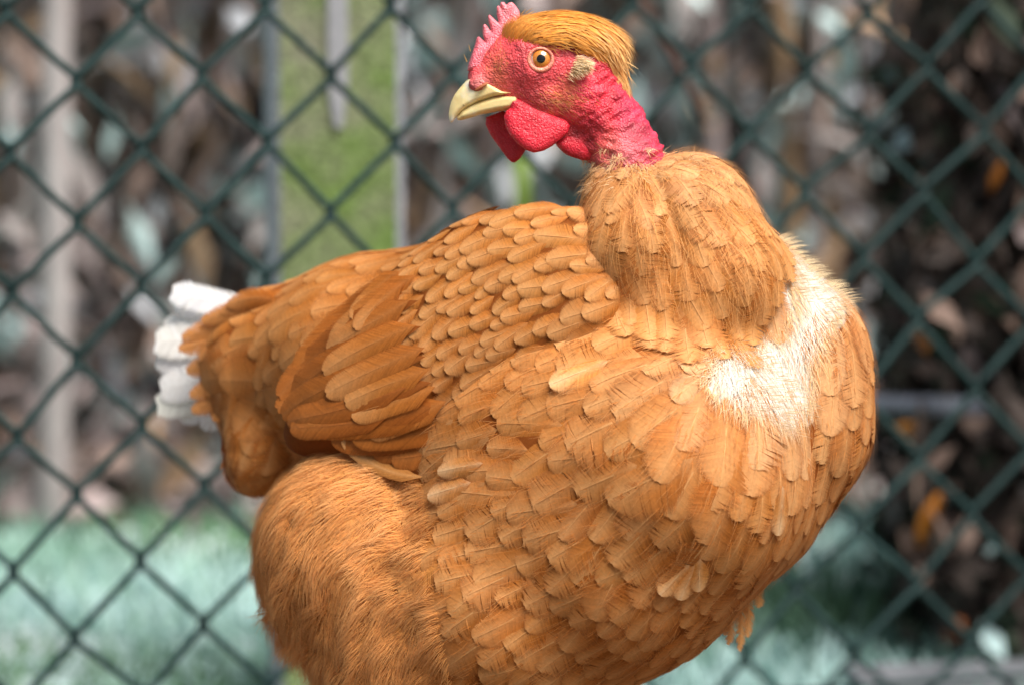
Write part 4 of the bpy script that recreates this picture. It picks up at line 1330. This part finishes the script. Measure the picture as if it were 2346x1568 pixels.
def build_head():
    hv, hq = surfnets(sdf_head, (1040, 20, WH - 120), (1580, 570, WH + 110), 3.2)
    bodyc = np.tile(DEEP * 0.9, (len(bodyV), 1))
    wd = polydist(bodyV[:, 0], bodyV[:, 1], WHITEP)
    k = (wd < 25) & (bodyV[:, 2] < 150)
    bodyc[k] = WHITE * 0.9
    lobec = np.tile(ORANGE * 0.7, (len(lobeV), 1))
    V = np.concatenate([bodyV, lobeV, hv])
    Q = np.concatenate([bodyQ, lobeQ + len(bodyV), hq + len(bodyV) + len(lobeV)])
    c = np.concatenate([bodyc, lobec, skin_colours(hv)])
    o = hen_part("body", V, Q, M_SKIN, c)
    o.data.materials.append(M_DOWN)
    mi = np.zeros(len(Q), np.int32); mi[:len(bodyQ) + len(lobeQ)] = 1
    o.data.polygons.foreach_set("material_index", mi)

    # comb
    cz = [(340, 600), (352, 540), (385, 440), (408, 370), (418, 325), (437, 305), (452, 318), (490, 352), (470, 285), (472, 215), (490, 200), (504, 215), (545, 268), (520, 185), (514, 135), (530, 124), (552, 145),
          (606, 195), (588, 120), (588, 60), (604, 44), (620, 62), (632, 82), (616, 40), (624, 18), (650, 18), (672, 45), (688, 24), (716, 18), (742, 40), (760, 66), (778, 92), (784, 140), (760, 200), (710, 300), (650, 400), (560, 480), (450, 580)]
    base_line = lambda u, v: np.clip((polydist(u, v, zp([(350, 620), (420, 480), (560, 380), (680, 290), (800, 170), (900, 300), (600, 600), (450, 650)]))) / 35, 0, 1)
    V, Q = inflate(zp(cz), WH - 6, lambda u, v: 20 - 11 * base_line(u, v), 9.0, 2.2, WH - 40, WH + 30)
    col = np.array((0.80, 0.155, 0.20)) * (0.85 + 0.3 * vnoise(V / 14)[:, None])
    tipf = np.clip((115 - V[:, 1:2]) / 110, 0, 1)
    col = col * (1 - 0.35 * tipf) + np.array((0.86, 0.30, 0.32)) * 0.35 * tipf
    hen_part("comb", V, Q, M_COMB, col)

    # wattles
    near = [(668, 828), (700, 808), (760, 822), (830, 850), (900, 890), (980, 925), (1090, 975), (1180, 1010), (1208, 1055), (1185, 1120), (1110, 1185), (1050, 1232), (980, 1270), (900, 1285), (835, 1262), (760, 1205), (700, 1135), (662, 1065),
            (648, 985), (665, 935), (706, 905), (690, 870)]
    V, Q = inflate(zp(near), lambda u, v: WH - 46 - 0.10 * (v - 260), 15, 26, 2.4, WH - 80, WH - 10)
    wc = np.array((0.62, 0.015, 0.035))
    hen_part("wattle", V, Q, M_WATTLE, wc * (0.85 + 0.3 * vnoise(V / 22)[:, None]))
    far = [(500, 985), (640, 930), (760, 1000), (840, 1130), (850, 1230), (828, 1270), (785, 1335), (742, 1368), (715, 1366), (680, 1335), (610, 1240), (535, 1135), (494, 1045)]
    V, Q = inflate(zp(far), WH + 34, 11, 22, 2.6, WH + 5, WH + 65)
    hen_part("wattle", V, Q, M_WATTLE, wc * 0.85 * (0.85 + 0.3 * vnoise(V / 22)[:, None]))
    # dewlap fold of the throat
    dew = [(1085, 1200), (1180, 1130), (1330, 1090), (1480, 1080), (1560, 1120), (1500, 1220), (1440, 1300), (1390, 1345), (1310, 1350), (1210, 1318), (1135, 1268)]
    V, Q = inflate(zp(dew), WH - 30, 16, 26, 2.6, WH - 62, WH + 10)
    hen_part("dewlap", V, Q, M_WATTLE, wc * (0.8 + 0.35 * vnoise(V / np.array([30, 9, 20]))[:, None]))

    # beak
    mh, nt, b, out = new_mat("horn_beak")
    oc = objcoord(nt)
    n1 = noise(nt, 130, 5, oc); n2 = noise(nt, 420, 3, oc)
    r = ramp(nt, [(0.3, (0.58, 0.36, 0.12)), (0.42, (0.80, 0.61, 0.27)), (0.58, (0.86, 0.70, 0.34)), (0.75, (0.88, 0.80, 0.58))])
    nt.links.new(n1.outputs[0], r.inputs[0])
    r2 = ramp(nt, [(0.60, (0, 0, 0)), (0.72, (1, 1, 1))])
    nt.links.new(n2.outputs[0], r2.inputs[0])
    at = nt.nodes.new("ShaderNodeAttribute"); at.attribute_name = "Col"
    mm = nt.nodes.new("ShaderNodeMath"); mm.operation = 'MULTIPLY'
    sp = nt.nodes.new("ShaderNodeSeparateColor"); nt.links.new(at.outputs[0], sp.inputs[0])
    nt.links.new(r2.outputs[0], mm.inputs[0]); nt.links.new(sp.outputs[0], mm.inputs[1])
    c = mix(nt, r.outputs[0], (0.10, 0.05, 0.03), mm.outputs[0])
    c = mix(nt, c, (0.62, 0.58, 0.52), sp.outputs[1])
    nt.links.new(c, b.inputs["Base Color"])
    b.inputs["Roughness"].default_value = 0.36
    b.inputs["Subsurface Weight"].default_value = 0.1
    b.inputs["Subsurface Scale"].default_value = 0.002
    bump(nt, b, n1.outputs[0], 0.4, 0.0006)
    T = lambda u, v: np.interp(u, [1025, 1035, 1060, 1100, 1150, 1200, 1225], [5, 11, 24, 38, 56, 66, 64])
    upper = [(330, 680), (300, 715), (265, 755), (232, 800), (208, 850), (192, 905), (184, 965), (190, 1015), (202, 1036), (222, 1026), (246, 988), (290, 944), (340, 906), (430, 862), (560, 822), (700, 802), (800, 806), (890, 822), (905, 806),
             (850, 780), (760, 764), (640, 750), (560, 700), (460, 640), (380, 640)]
    mline = lambda u: np.interp(u, *zip(*zp([(202, 1036), (246, 988), (290, 944), (340, 906), (430, 862), (560, 822), (700, 802), (800, 806), (905, 815)])))
    V, Q = inflate(zp(upper), WH, T, 13, 2.0, WH - 72, WH + 72)
    col = np.zeros((len(V), 3))
    zx = (V[:, 0] - 977.4) / 0.2727; zy = V[:, 1] / 0.2727
    col[:, 0] = np.exp(-(((zx - 270) / 70) ** 2 + ((zy - 910) / 60) ** 2))
    col[:, 1] = np.exp(-(((zx - 215) / 40) ** 2 + ((zy - 1010) / 40) ** 2)) * 0.8 + 0.7 * np.exp(-(((zx - 345) / 22) ** 2 + ((zy - 715) / 40) ** 2))
    ub = hen_part("upper_beak", V, Q, mh, col)
    lower = [(250, 990), (290, 930), (350, 890), (440, 846), (560, 806), (660, 788), (760, 792), (790, 850), (750, 890), (705, 925), (590, 940), (450, 968), (360, 996), (300, 1010), (262, 1012)]
    Tl = lambda u, v: np.interp(u, [1040, 1060, 1100, 1150, 1190], [5, 17, 31, 49, 59])
    V, Q = inflate(zp(lower), WH, Tl, 13, 2.0, WH - 66, WH + 66)
    col = np.zeros((len(V), 3))
    zx = (V[:, 0] - 977.4) / 0.2727; zy = V[:, 1] / 0.2727
    col[:, 0] = np.exp(-(((zx - 290) / 60) ** 2 + ((zy - 950) / 50) ** 2))
    hen_part("lower_beak", V, Q, mh, col)
    # nostril slit, one on each side
    mn = plain_mat("nostril", (0.25, 0.06, 0.02), (0.45, 0.14, 0.05), 300, 0.6)
    for sg in (-1, 1):
        V, Q = ball(None, 1, sq=(19, 4.2, 5))
        a = math.radians(-31)
        Rz = np.array([[math.cos(a), -math.sin(a), 0], [math.sin(a), math.cos(a), 0], [0, 0, 1]])
        o = hen_part("nostril", V @ Rz.T + np.array((1103, 199, WH + sg * 48.5)), Q, mn)
    # eyes
    mw = plain_mat("eye_white", (0.62, 0.50, 0.44), (0.72, 0.62, 0.55), 500, 0.12)
    mi_, nt, b, out = new_mat("amber_iris")
    oc = objcoord(nt)
    n1 = noise(nt, 1500, 4, oc)
    at = nt.nodes.new("ShaderNodeAttribute"); at.attribute_name = "Col"
    r2 = ramp(nt, [(0.3, (0.6, 0.55, 0.5)), (0.7, (1.2, 1.2, 1.2))])
    nt.links.new(n1.outputs[0], r2.inputs[0])
    nt.links.new(mix(nt, at.outputs[0], r2.outputs[0], 0.9, 'MULTIPLY'), b.inputs["Base Color"])
    b.inputs["Roughness"].default_value = 0.25
    b.inputs["Coat Weight"].default_value = 1.0; b.inputs["Coat Roughness"].default_value = 0.03
    mp_, nt, b, out = new_mat("black_pupil")
    b.inputs["Base Color"].default_value = (0.004, 0.004, 0.005, 1); b.inputs["Roughness"].default_value = 0.1
    b.inputs["Coat Weight"].default_value = 0.2; b.inputs["Coat Roughness"].default_value = 0.02
    mlid = skin_mat("eyelid_skin", 1500, 0.0003, 0.25, 0.4)
    for sg in (-1, 1):
        ez = np.array((0.02, -0.03, sg * 1.0)); ez /= np.linalg.norm(ez)
        ex = unit(np.cross(np.array([0, 1.0, 0]), ez)); ey = np.cross(ez, ex)
        Re = np.stack([ex, ey, ez], 1)
        c0 = np.array((1238.0, 136.5, WH + sg * 61))
        V, Q = ball(None, 29.5)
        eye = hen_part("eye", V @ Re.T + c0, Q, mw)
        V, Q, T = cap(30.3, math.radians(46))
        rr = np.arccos(np.clip(V[:, 2] / 30.3, -1, 1)) / math.radians(46)
        ring = np.clip((rr - 0.86) / 0.1, 0, 1)[:, None]
        inner = np.clip(1 - (rr - 0.45) / 0.25, 0, 1)[:, None]
        ci = np.array((0.62, 0.20, 0.02)) * (1 - ring) + np.array((0.06, 0.02, 0.01)) * ring
        ci = ci * (1 - inner * 0.5) + np.array((0.50, 0.26, 0.05)) * inner * 0.5
        hen_part("iris", V @ Re.T + c0 + np.array((1.5, -0.5, 0)), [Q, T], mi_, ci, eye)
        V, Q, T = cap(30.9, math.radians(18.5))
        hen_part("pupil", V @ Re.T + c0 + np.array((1.0, -0.8, 0)), [Q, T], mp_, None, eye)
        # eyelid ring
        nU, nV_ = 44, 12
        th = np.linspace(0, 2 * np.pi, nU, endpoint=False); ph = np.linspace(0, 2 * np.pi, nV_, endpoint=False)
        rx, ry = 27.0, 25.0
        pts = []
        for a in th:
            rr_ = 4.6 + 1.0 * math.sin(a) + 0.35 * math.sin(23 * a)
            for b_ in ph:
                q = (rr_ * math.cos(b_))
                pts.append(((rx + q) * math.cos(a), (ry + q) * math.sin(a), 22.0 + 3.8 * math.sin(b_) - 0.12 * abs(q)))
        V = np.array(pts)
        I = np.arange(nU * nV_).reshape(nU, nV_)
        Q = np.stack([I, np.roll(I, -1, 0), np.roll(np.roll(I, -1, 0), -1, 1), np.roll(I, -1, 1)], -1).reshape(-1, 4)
        lidc = np.tile(np.array((0.78, 0.25, 0.17)), (len(V), 1)) * (0.9 + 0.2 * vnoise(V / 6)[:, None])
        hen_part("eyelid", V @ Re.T + c0, Q, mlid, lidc, eye)

CREST_LOW = [(630, 490), (700, 500), (760, 430), (870, 350), (950, 335), (1050, 355), (1150, 350), (1280, 400), (1400, 470), (1500, 570), (1600, 690)]
def sdf_crest(p):
    d = ell(p, (1285, 94, WH), (132, 66, 88))
    d = smin(d, cone(p, (1195, 95, WH), 42, (1165, 135, WH), 24), 24)
    d = smin(d, cone(p, (1370, 120, WH), 52, (1408, 185, WH), 22), 26)
    return d

def build_crest():
    cv, cq = surfnets(sdf_crest, (1110, 10, WH - 110), (1480, 260, WH + 110), 6)
    low = np.array(zp(CREST_LOW))
    CP = [(1150, 140, .25, -1), (1165, 100, .5, -.85), (1190, 70, .75, -.6), (1230, 50, .95, -.25), (1290, 45, 1, .08), (1350, 60, .9, .4), (1400, 110, .6, .8), (1430, 180, .3, .95), (1230, 95, .95, -.15),
          (1290, 85, 1, .15), (1350, 120, .85, .5), (1390, 165, .6, .8), (1190, 115, .7, -.65)]
    def keep(q): return (q[:, 1] < np.interp(q[:, 0], low[:, 0], low[:, 1]) + rng.normal(1, 5, len(q))) & (q[:, 0] > 1146)
    st = Strands()
    p, n = surf_points(sdf_crest, cv, cq, 15000, keep)
    a = idw(CP, p[:, 0], p[:, 1])
    d = unit(np.stack([a[:, 0], a[:, 1], 0 * a[:, 0]], -1) + rng.normal(0, 0.06, (len(p), 3)) + (vnoise(p / 20)[:, None] - 0.5) * np.array([0.3, 0.8, 0.2]))
    d = unit(d - n * (d * n).sum(-1, keepdims=True) + n * rng.uniform(0.02, 0.20, (len(p), 1)) + n * 0.3 * np.clip((p[:, 0:1] - 1330) / 90, 0, 1) * rng.random((len(p), 1)))
    nz = vnoise(p / 13)[:, None]
    c = np.array((0.84, 0.33, 0.045)) * (0.5 + 0.85 * nz)
    t = np.clip((p[:, 0:1] - 1330) / 90, 0, 1)
    st.add(p + n * rng.uniform(-6, 6, (len(p), 1)), d, n, rng.uniform(24, 56, len(p)) * (1 + 0.5 * np.clip((p[:, 0] - 1330) / 90, 0, 1)), rng.uniform(1.2, 4.2, len(p)), c, -n * 0.35 + np.array([0, .28, 0]), 0, 5,
           np.array((0.88, 0.46, 0.12)) * (1 - t) + np.array((0.92, 0.62, 0.28)) * t, 0.06)
    p, n = surf_points(sdf_crest, cv, cq, 5000, lambda q: (q[:, 0] > 1140) & (q[:, 1] < np.interp(q[:, 0], low[:, 0], low[:, 1]) + 16))
    a = idw(CP, p[:, 0], p[:, 1])
    d = unit(np.stack([a[:, 0], a[:, 1], 0 * a[:, 0]], -1) + rng.normal(0, 0.28, (len(p), 3)))
    d = unit(d - n * (d * n).sum(-1, keepdims=True) + n * rng.uniform(0.1, 0.6, (len(p), 1)))
    st.add(p + n * 1.0, d, n, rng.uniform(8, 26, len(p)), rng.uniform(0.8, 1.8, len(p)), np.array((0.84, 0.36, 0.06)), -n * 0.5 + np.array([0.1, .25, 0]), 0, 4, np.array((0.92, 0.58, 0.22)), 0.15)
    k = (p[:, 0] > 1340) & (rng.random(len(p)) < 0.25)
    st.add(p[k], unit(d[k] + n[k] * 0.25 + np.array([0.15, 0.2, 0])), n[k], rng.uniform(30, 62, k.sum()), rng.uniform(1.5, 3.5, k.sum()), np.array((0.84, 0.38, 0.07)), -n[k] * 0.3 + np.array([0.1, .5, 0]), 0, 5, np.array((0.94, 0.66, 0.32)), 0.1)
    o = st.build("crest", M_FEATHER, HEN); o.parent = HEN
    tag(o, kind="stuff", label="cap of hair-fine golden feathers on the crown")
    hen_part("crest_base", *surfnets(lambda g: np.maximum(sdf_crest(g) + 7, g[..., 1] - np.interp(g[..., 0], low[:, 0], low[:, 1]) + 8), (1110, 10, WH - 110), (1480, 260, WH + 110), 5), M_FEATHER, None)
    ob = bpy.data.objects["crest_base"]
    ca = ob.data.color_attributes.new("Col", 'FLOAT_COLOR', 'POINT')
    cc = np.ones((len(ob.data.vertices), 4), np.float32); cc[:, :3] = (0.55, 0.22, 0.03)
    ca.data.foreach_set("color", cc.ravel())
    ob.name = "crown"
    # ear tuft
    st = Strands()
    for sg in (-1, 1):
        m = 1500
        t = rng.random((m, 1)); e = rng.random((m, 1)) ** 0.8
        a0, b0, c0 = np.array(Z(1185, 655)), np.array(Z(1255, 470)), np.array(Z(1390, 560))
        root = (a0 * (1 - t) + b0 * t) * (1 - 0.75 * e) + c0 * 0.75 * e
        root = root + rng.normal(0, 2.2, (m, 3))
        bulge = np.sin(np.pi * np.clip(t[:, 0], 0, 1)) * 8
        root[:, 2] = WH + sg * (81 + bulge + rng.uniform(0, 11, m))
        fan = (t - 0.5) * -1.5
        d = unit(np.concatenate([0.9 + 0 * t, 0.12 + 0.5 * fan, sg * (0.45 + 0.4 * rng.random((m, 1)))], 1) + rng.normal(0, 0.16, (m, 3)))
        nn = unit(np.array([0.35, -0.75, 0.6 * sg]) + rng.normal(0, 0.25, (m, 3)))
        st.add(root, d, nn, rng.uniform(8, 24, m), 1.5, np.array((0.97, 0.76, 0.46)), np.array([0, 0.15, -0.4 * sg]), 0, 4, np.array((0.97, 0.82, 0.58)), 0.1)
    o = st.build("ear_tuft", M_DOWN, HEN); o.parent = HEN
    tag(o, kind="stuff", label="cream tuft of short bristly feathers over the ear")
    # fine bristles on face and cheek
    st = Strands()
    hv, hq = surfnets(sdf_head, (1060, 60, WH - 120), (1480, 400, WH), 8)
    def near_eye(q): return np.hypot(q[:, 0] - 1238, q[:, 1] - 137) > 36
    def cheek(q):
        g = np.exp(-(((q[:, 0] - 1285) / 48) ** 2 + ((q[:, 1] - 228) / 26) ** 2)) + 0.6 * np.exp(-(((q[:, 0] - 1141) / 15) ** 2 + ((q[:, 1] - 145) / 38) ** 2)) + 0.6 * np.exp(-(((q[:, 0] - 1305) / 16) ** 2 + ((q[:, 1] - 190) / 22) ** 2))
        return (rng.random(len(q)) < g * 0.8) & near_eye(q) & (q[:, 2] < WH - 20)
    p, n = surf_points(sdf_head, hv, hq, 4200, cheek)
    fwd = p[:, 0] < 1175
    d = np.where(fwd[:, None], np.array([0.12, -1.0, 0]), np.array([0.85, 0.45, 0])) + rng.normal(0, 0.14, (len(p), 3))
    d = unit(d - n * (d * n).sum(-1, keepdims=True) + n * 0.16)
    st.add(p, d, n, rng.uniform(10, 26, len(p)), 1.0, np.array((0.92, 0.40, 0.12)), -n * 0.2, 0, 4, np.array((0.95, 0.55, 0.25)))
    # a few free bristles on the forehead and under the wattle
    ex = [((1078, 118), (-.3, -1)), ((1070, 142), (-.4, -.9)), ((1300, 318), (.5, .6)), ((1297, 322), (.7, .5)), ((1290, 312), (.3, .8)), ((1195, 32), (.6, -.8)), ((1204, 30), (.75, -.6)), ((1210, 33), (.8, -.5))]
    r = np.array([(*a, WH - 20) for a, _ in ex], float); d = unit(np.array([(*b, -0.2) for _, b in ex], float))
    st.add(r, d, np.tile([0, 0, -1.0], (len(ex), 1)), rng.uniform(14, 24, len(ex)), 2.2, np.array((0.70, 0.40, 0.14)), np.array([0.1, 0.1, 0]), 0, 4)
    o = st.build("bristles", M_FEATHER, HEN); o.parent = HEN
    tag(o, kind="stuff", label="sparse orange bristles on the red face")

def build_legs():
    ms = plain_mat("leg_scales", (0.45, 0.30, 0.08), (0.62, 0.45, 0.16), 250, 0.5, 0.0008)
    fwd = np.array([math.cos(YAW), -math.sin(YAW), 0]); side = np.array([math.sin(YAW), math.cos(YAW), 0])
    for sg in (-1, 1):
        foot = HL + side * sg * 0.045 + fwd * 0.02
        top = P((1190, 1560, 60)) + side * sg * 0.05
        hock = np.array([foot[0] - fwd[0] * 0.02, foot[1] - fwd[1] * 0.02, 0.095])
        parts = []
        t = np.linspace(0, 1, 5)[:, None]
        parts.append(tube(np.concatenate([top + (hock - top) * t, hock + (foot + np.array([0, 0, 0.012]) - hock) * t[1:]]), np.concatenate([[0.013, 0.012, 0.0105, 0.009, 0.008], [0.0065, 0.006, 0.0062, 0.008]]), 12))
        for ang, ln in ((-0.45, 0.055), (0.0, 0.065), (0.45, 0.055), (math.pi, 0.026)):
            dv = fwd * math.cos(ang) + side * math.sin(ang)
            tt = np.linspace(0, 1, 6)
            path = foot + dv * (ln * tt)[:, None] + np.stack([0 * tt, 0 * tt, 0.011 - 0.006 * tt], -1)
            parts.append(tube(path, np.array([0.0062, 0.0055, 0.0048, 0.0045, 0.0036, 0.0012]), 8))
        V, Q, T, o = [], [], [], 0
        for v, q, tr in parts:
            V.append(v); Q.append(q + o); T.append(tr + o); o += len(v)
        mesh_from("leg", np.concatenate(V) - HL, [np.concatenate(Q), np.concatenate(T)], ms).parent = HEN

build_head()
build_crest()
build_legs()
down_fluff()

# wing and tail carry their own feathers
WING = hen_part("wing", wingV, wingQ, M_DOWN, np.tile(DEEP * 0.8, (len(wingV), 1)))
TAIL = None
def build_plumage():
    global TAIL
    tv, tq = surfnets(lambda g: ell(g, (640, 830, 500), (120, 70, 60)), (500, 740, 420), (780, 920, 580), 10)
    TAIL = hen_part("tail", tv, tq, M_DOWN, np.tile(WHITE * 0.9, (len(tv), 1)))
    scored = []
    for k, it in enumerate(vis.items):
        sp, nr, W = it[0], it[1], it[2]
        c = sp[6]
        L = np.linalg.norm(sp[-1] - sp[0])
        f = max(0.0, float((unit(CAMW - c) * nr[6]).sum()))
        inside = -20 < c[0] < 2366 and -20 < c[1] < 1600
        hid = 0
        if it[8] == 'hen':
            hid = 0
        s = L * W * f * (1 if inside else 0)
        if it[3] == 'down': s *= 0.4
        if it[8] == 'tail': s = 1e9
        if it[8] == 'wing' and it[3] == 'wing': s = 1e8 if inside else s
        if it[8] == 'wing': s *= 1.8
        scored.append(s)
    order = np.argsort(-np.array(scored))
    rest = {'hen': [[], [], [], 0], 'wing': [[], [], [], 0], 'tail': [[], [], [], 0]}
    par = {'hen': HEN, 'wing': WING, 'tail': TAIL}
    for rank, k in enumerate(order):
        it = vis.items[k]
        pos, q, cl = mesh_feather(it)
        if rank < 296:
            o = mesh_from("tail_feather" if it[8] == 'tail' else ("flight_feather" if it[8] == 'wing' and it[3] == 'wing' else "feather"), P(pos) - HL, q, M_FEATHER, None, cl)
            o.parent = par[it[8]]
        else:
            r = rest[it[8]]
            r[0].append(pos); r[1].append(q + r[3]); r[2].append(cl); r[3] += len(pos)
    for key, r in rest.items():
        if r[3]:
            o = mesh_from("plumage", P(np.concatenate(r[0])) - HL, np.concatenate(r[1]), M_FEATHER, None, np.concatenate(r[2]))
            o.parent = par[key]
            tag(o, kind="stuff", label="smaller overlapping orange feathers")
    print("FEATHERS", len(vis.items), {k: r[3] for k, r in rest.items()})
build_plumage()
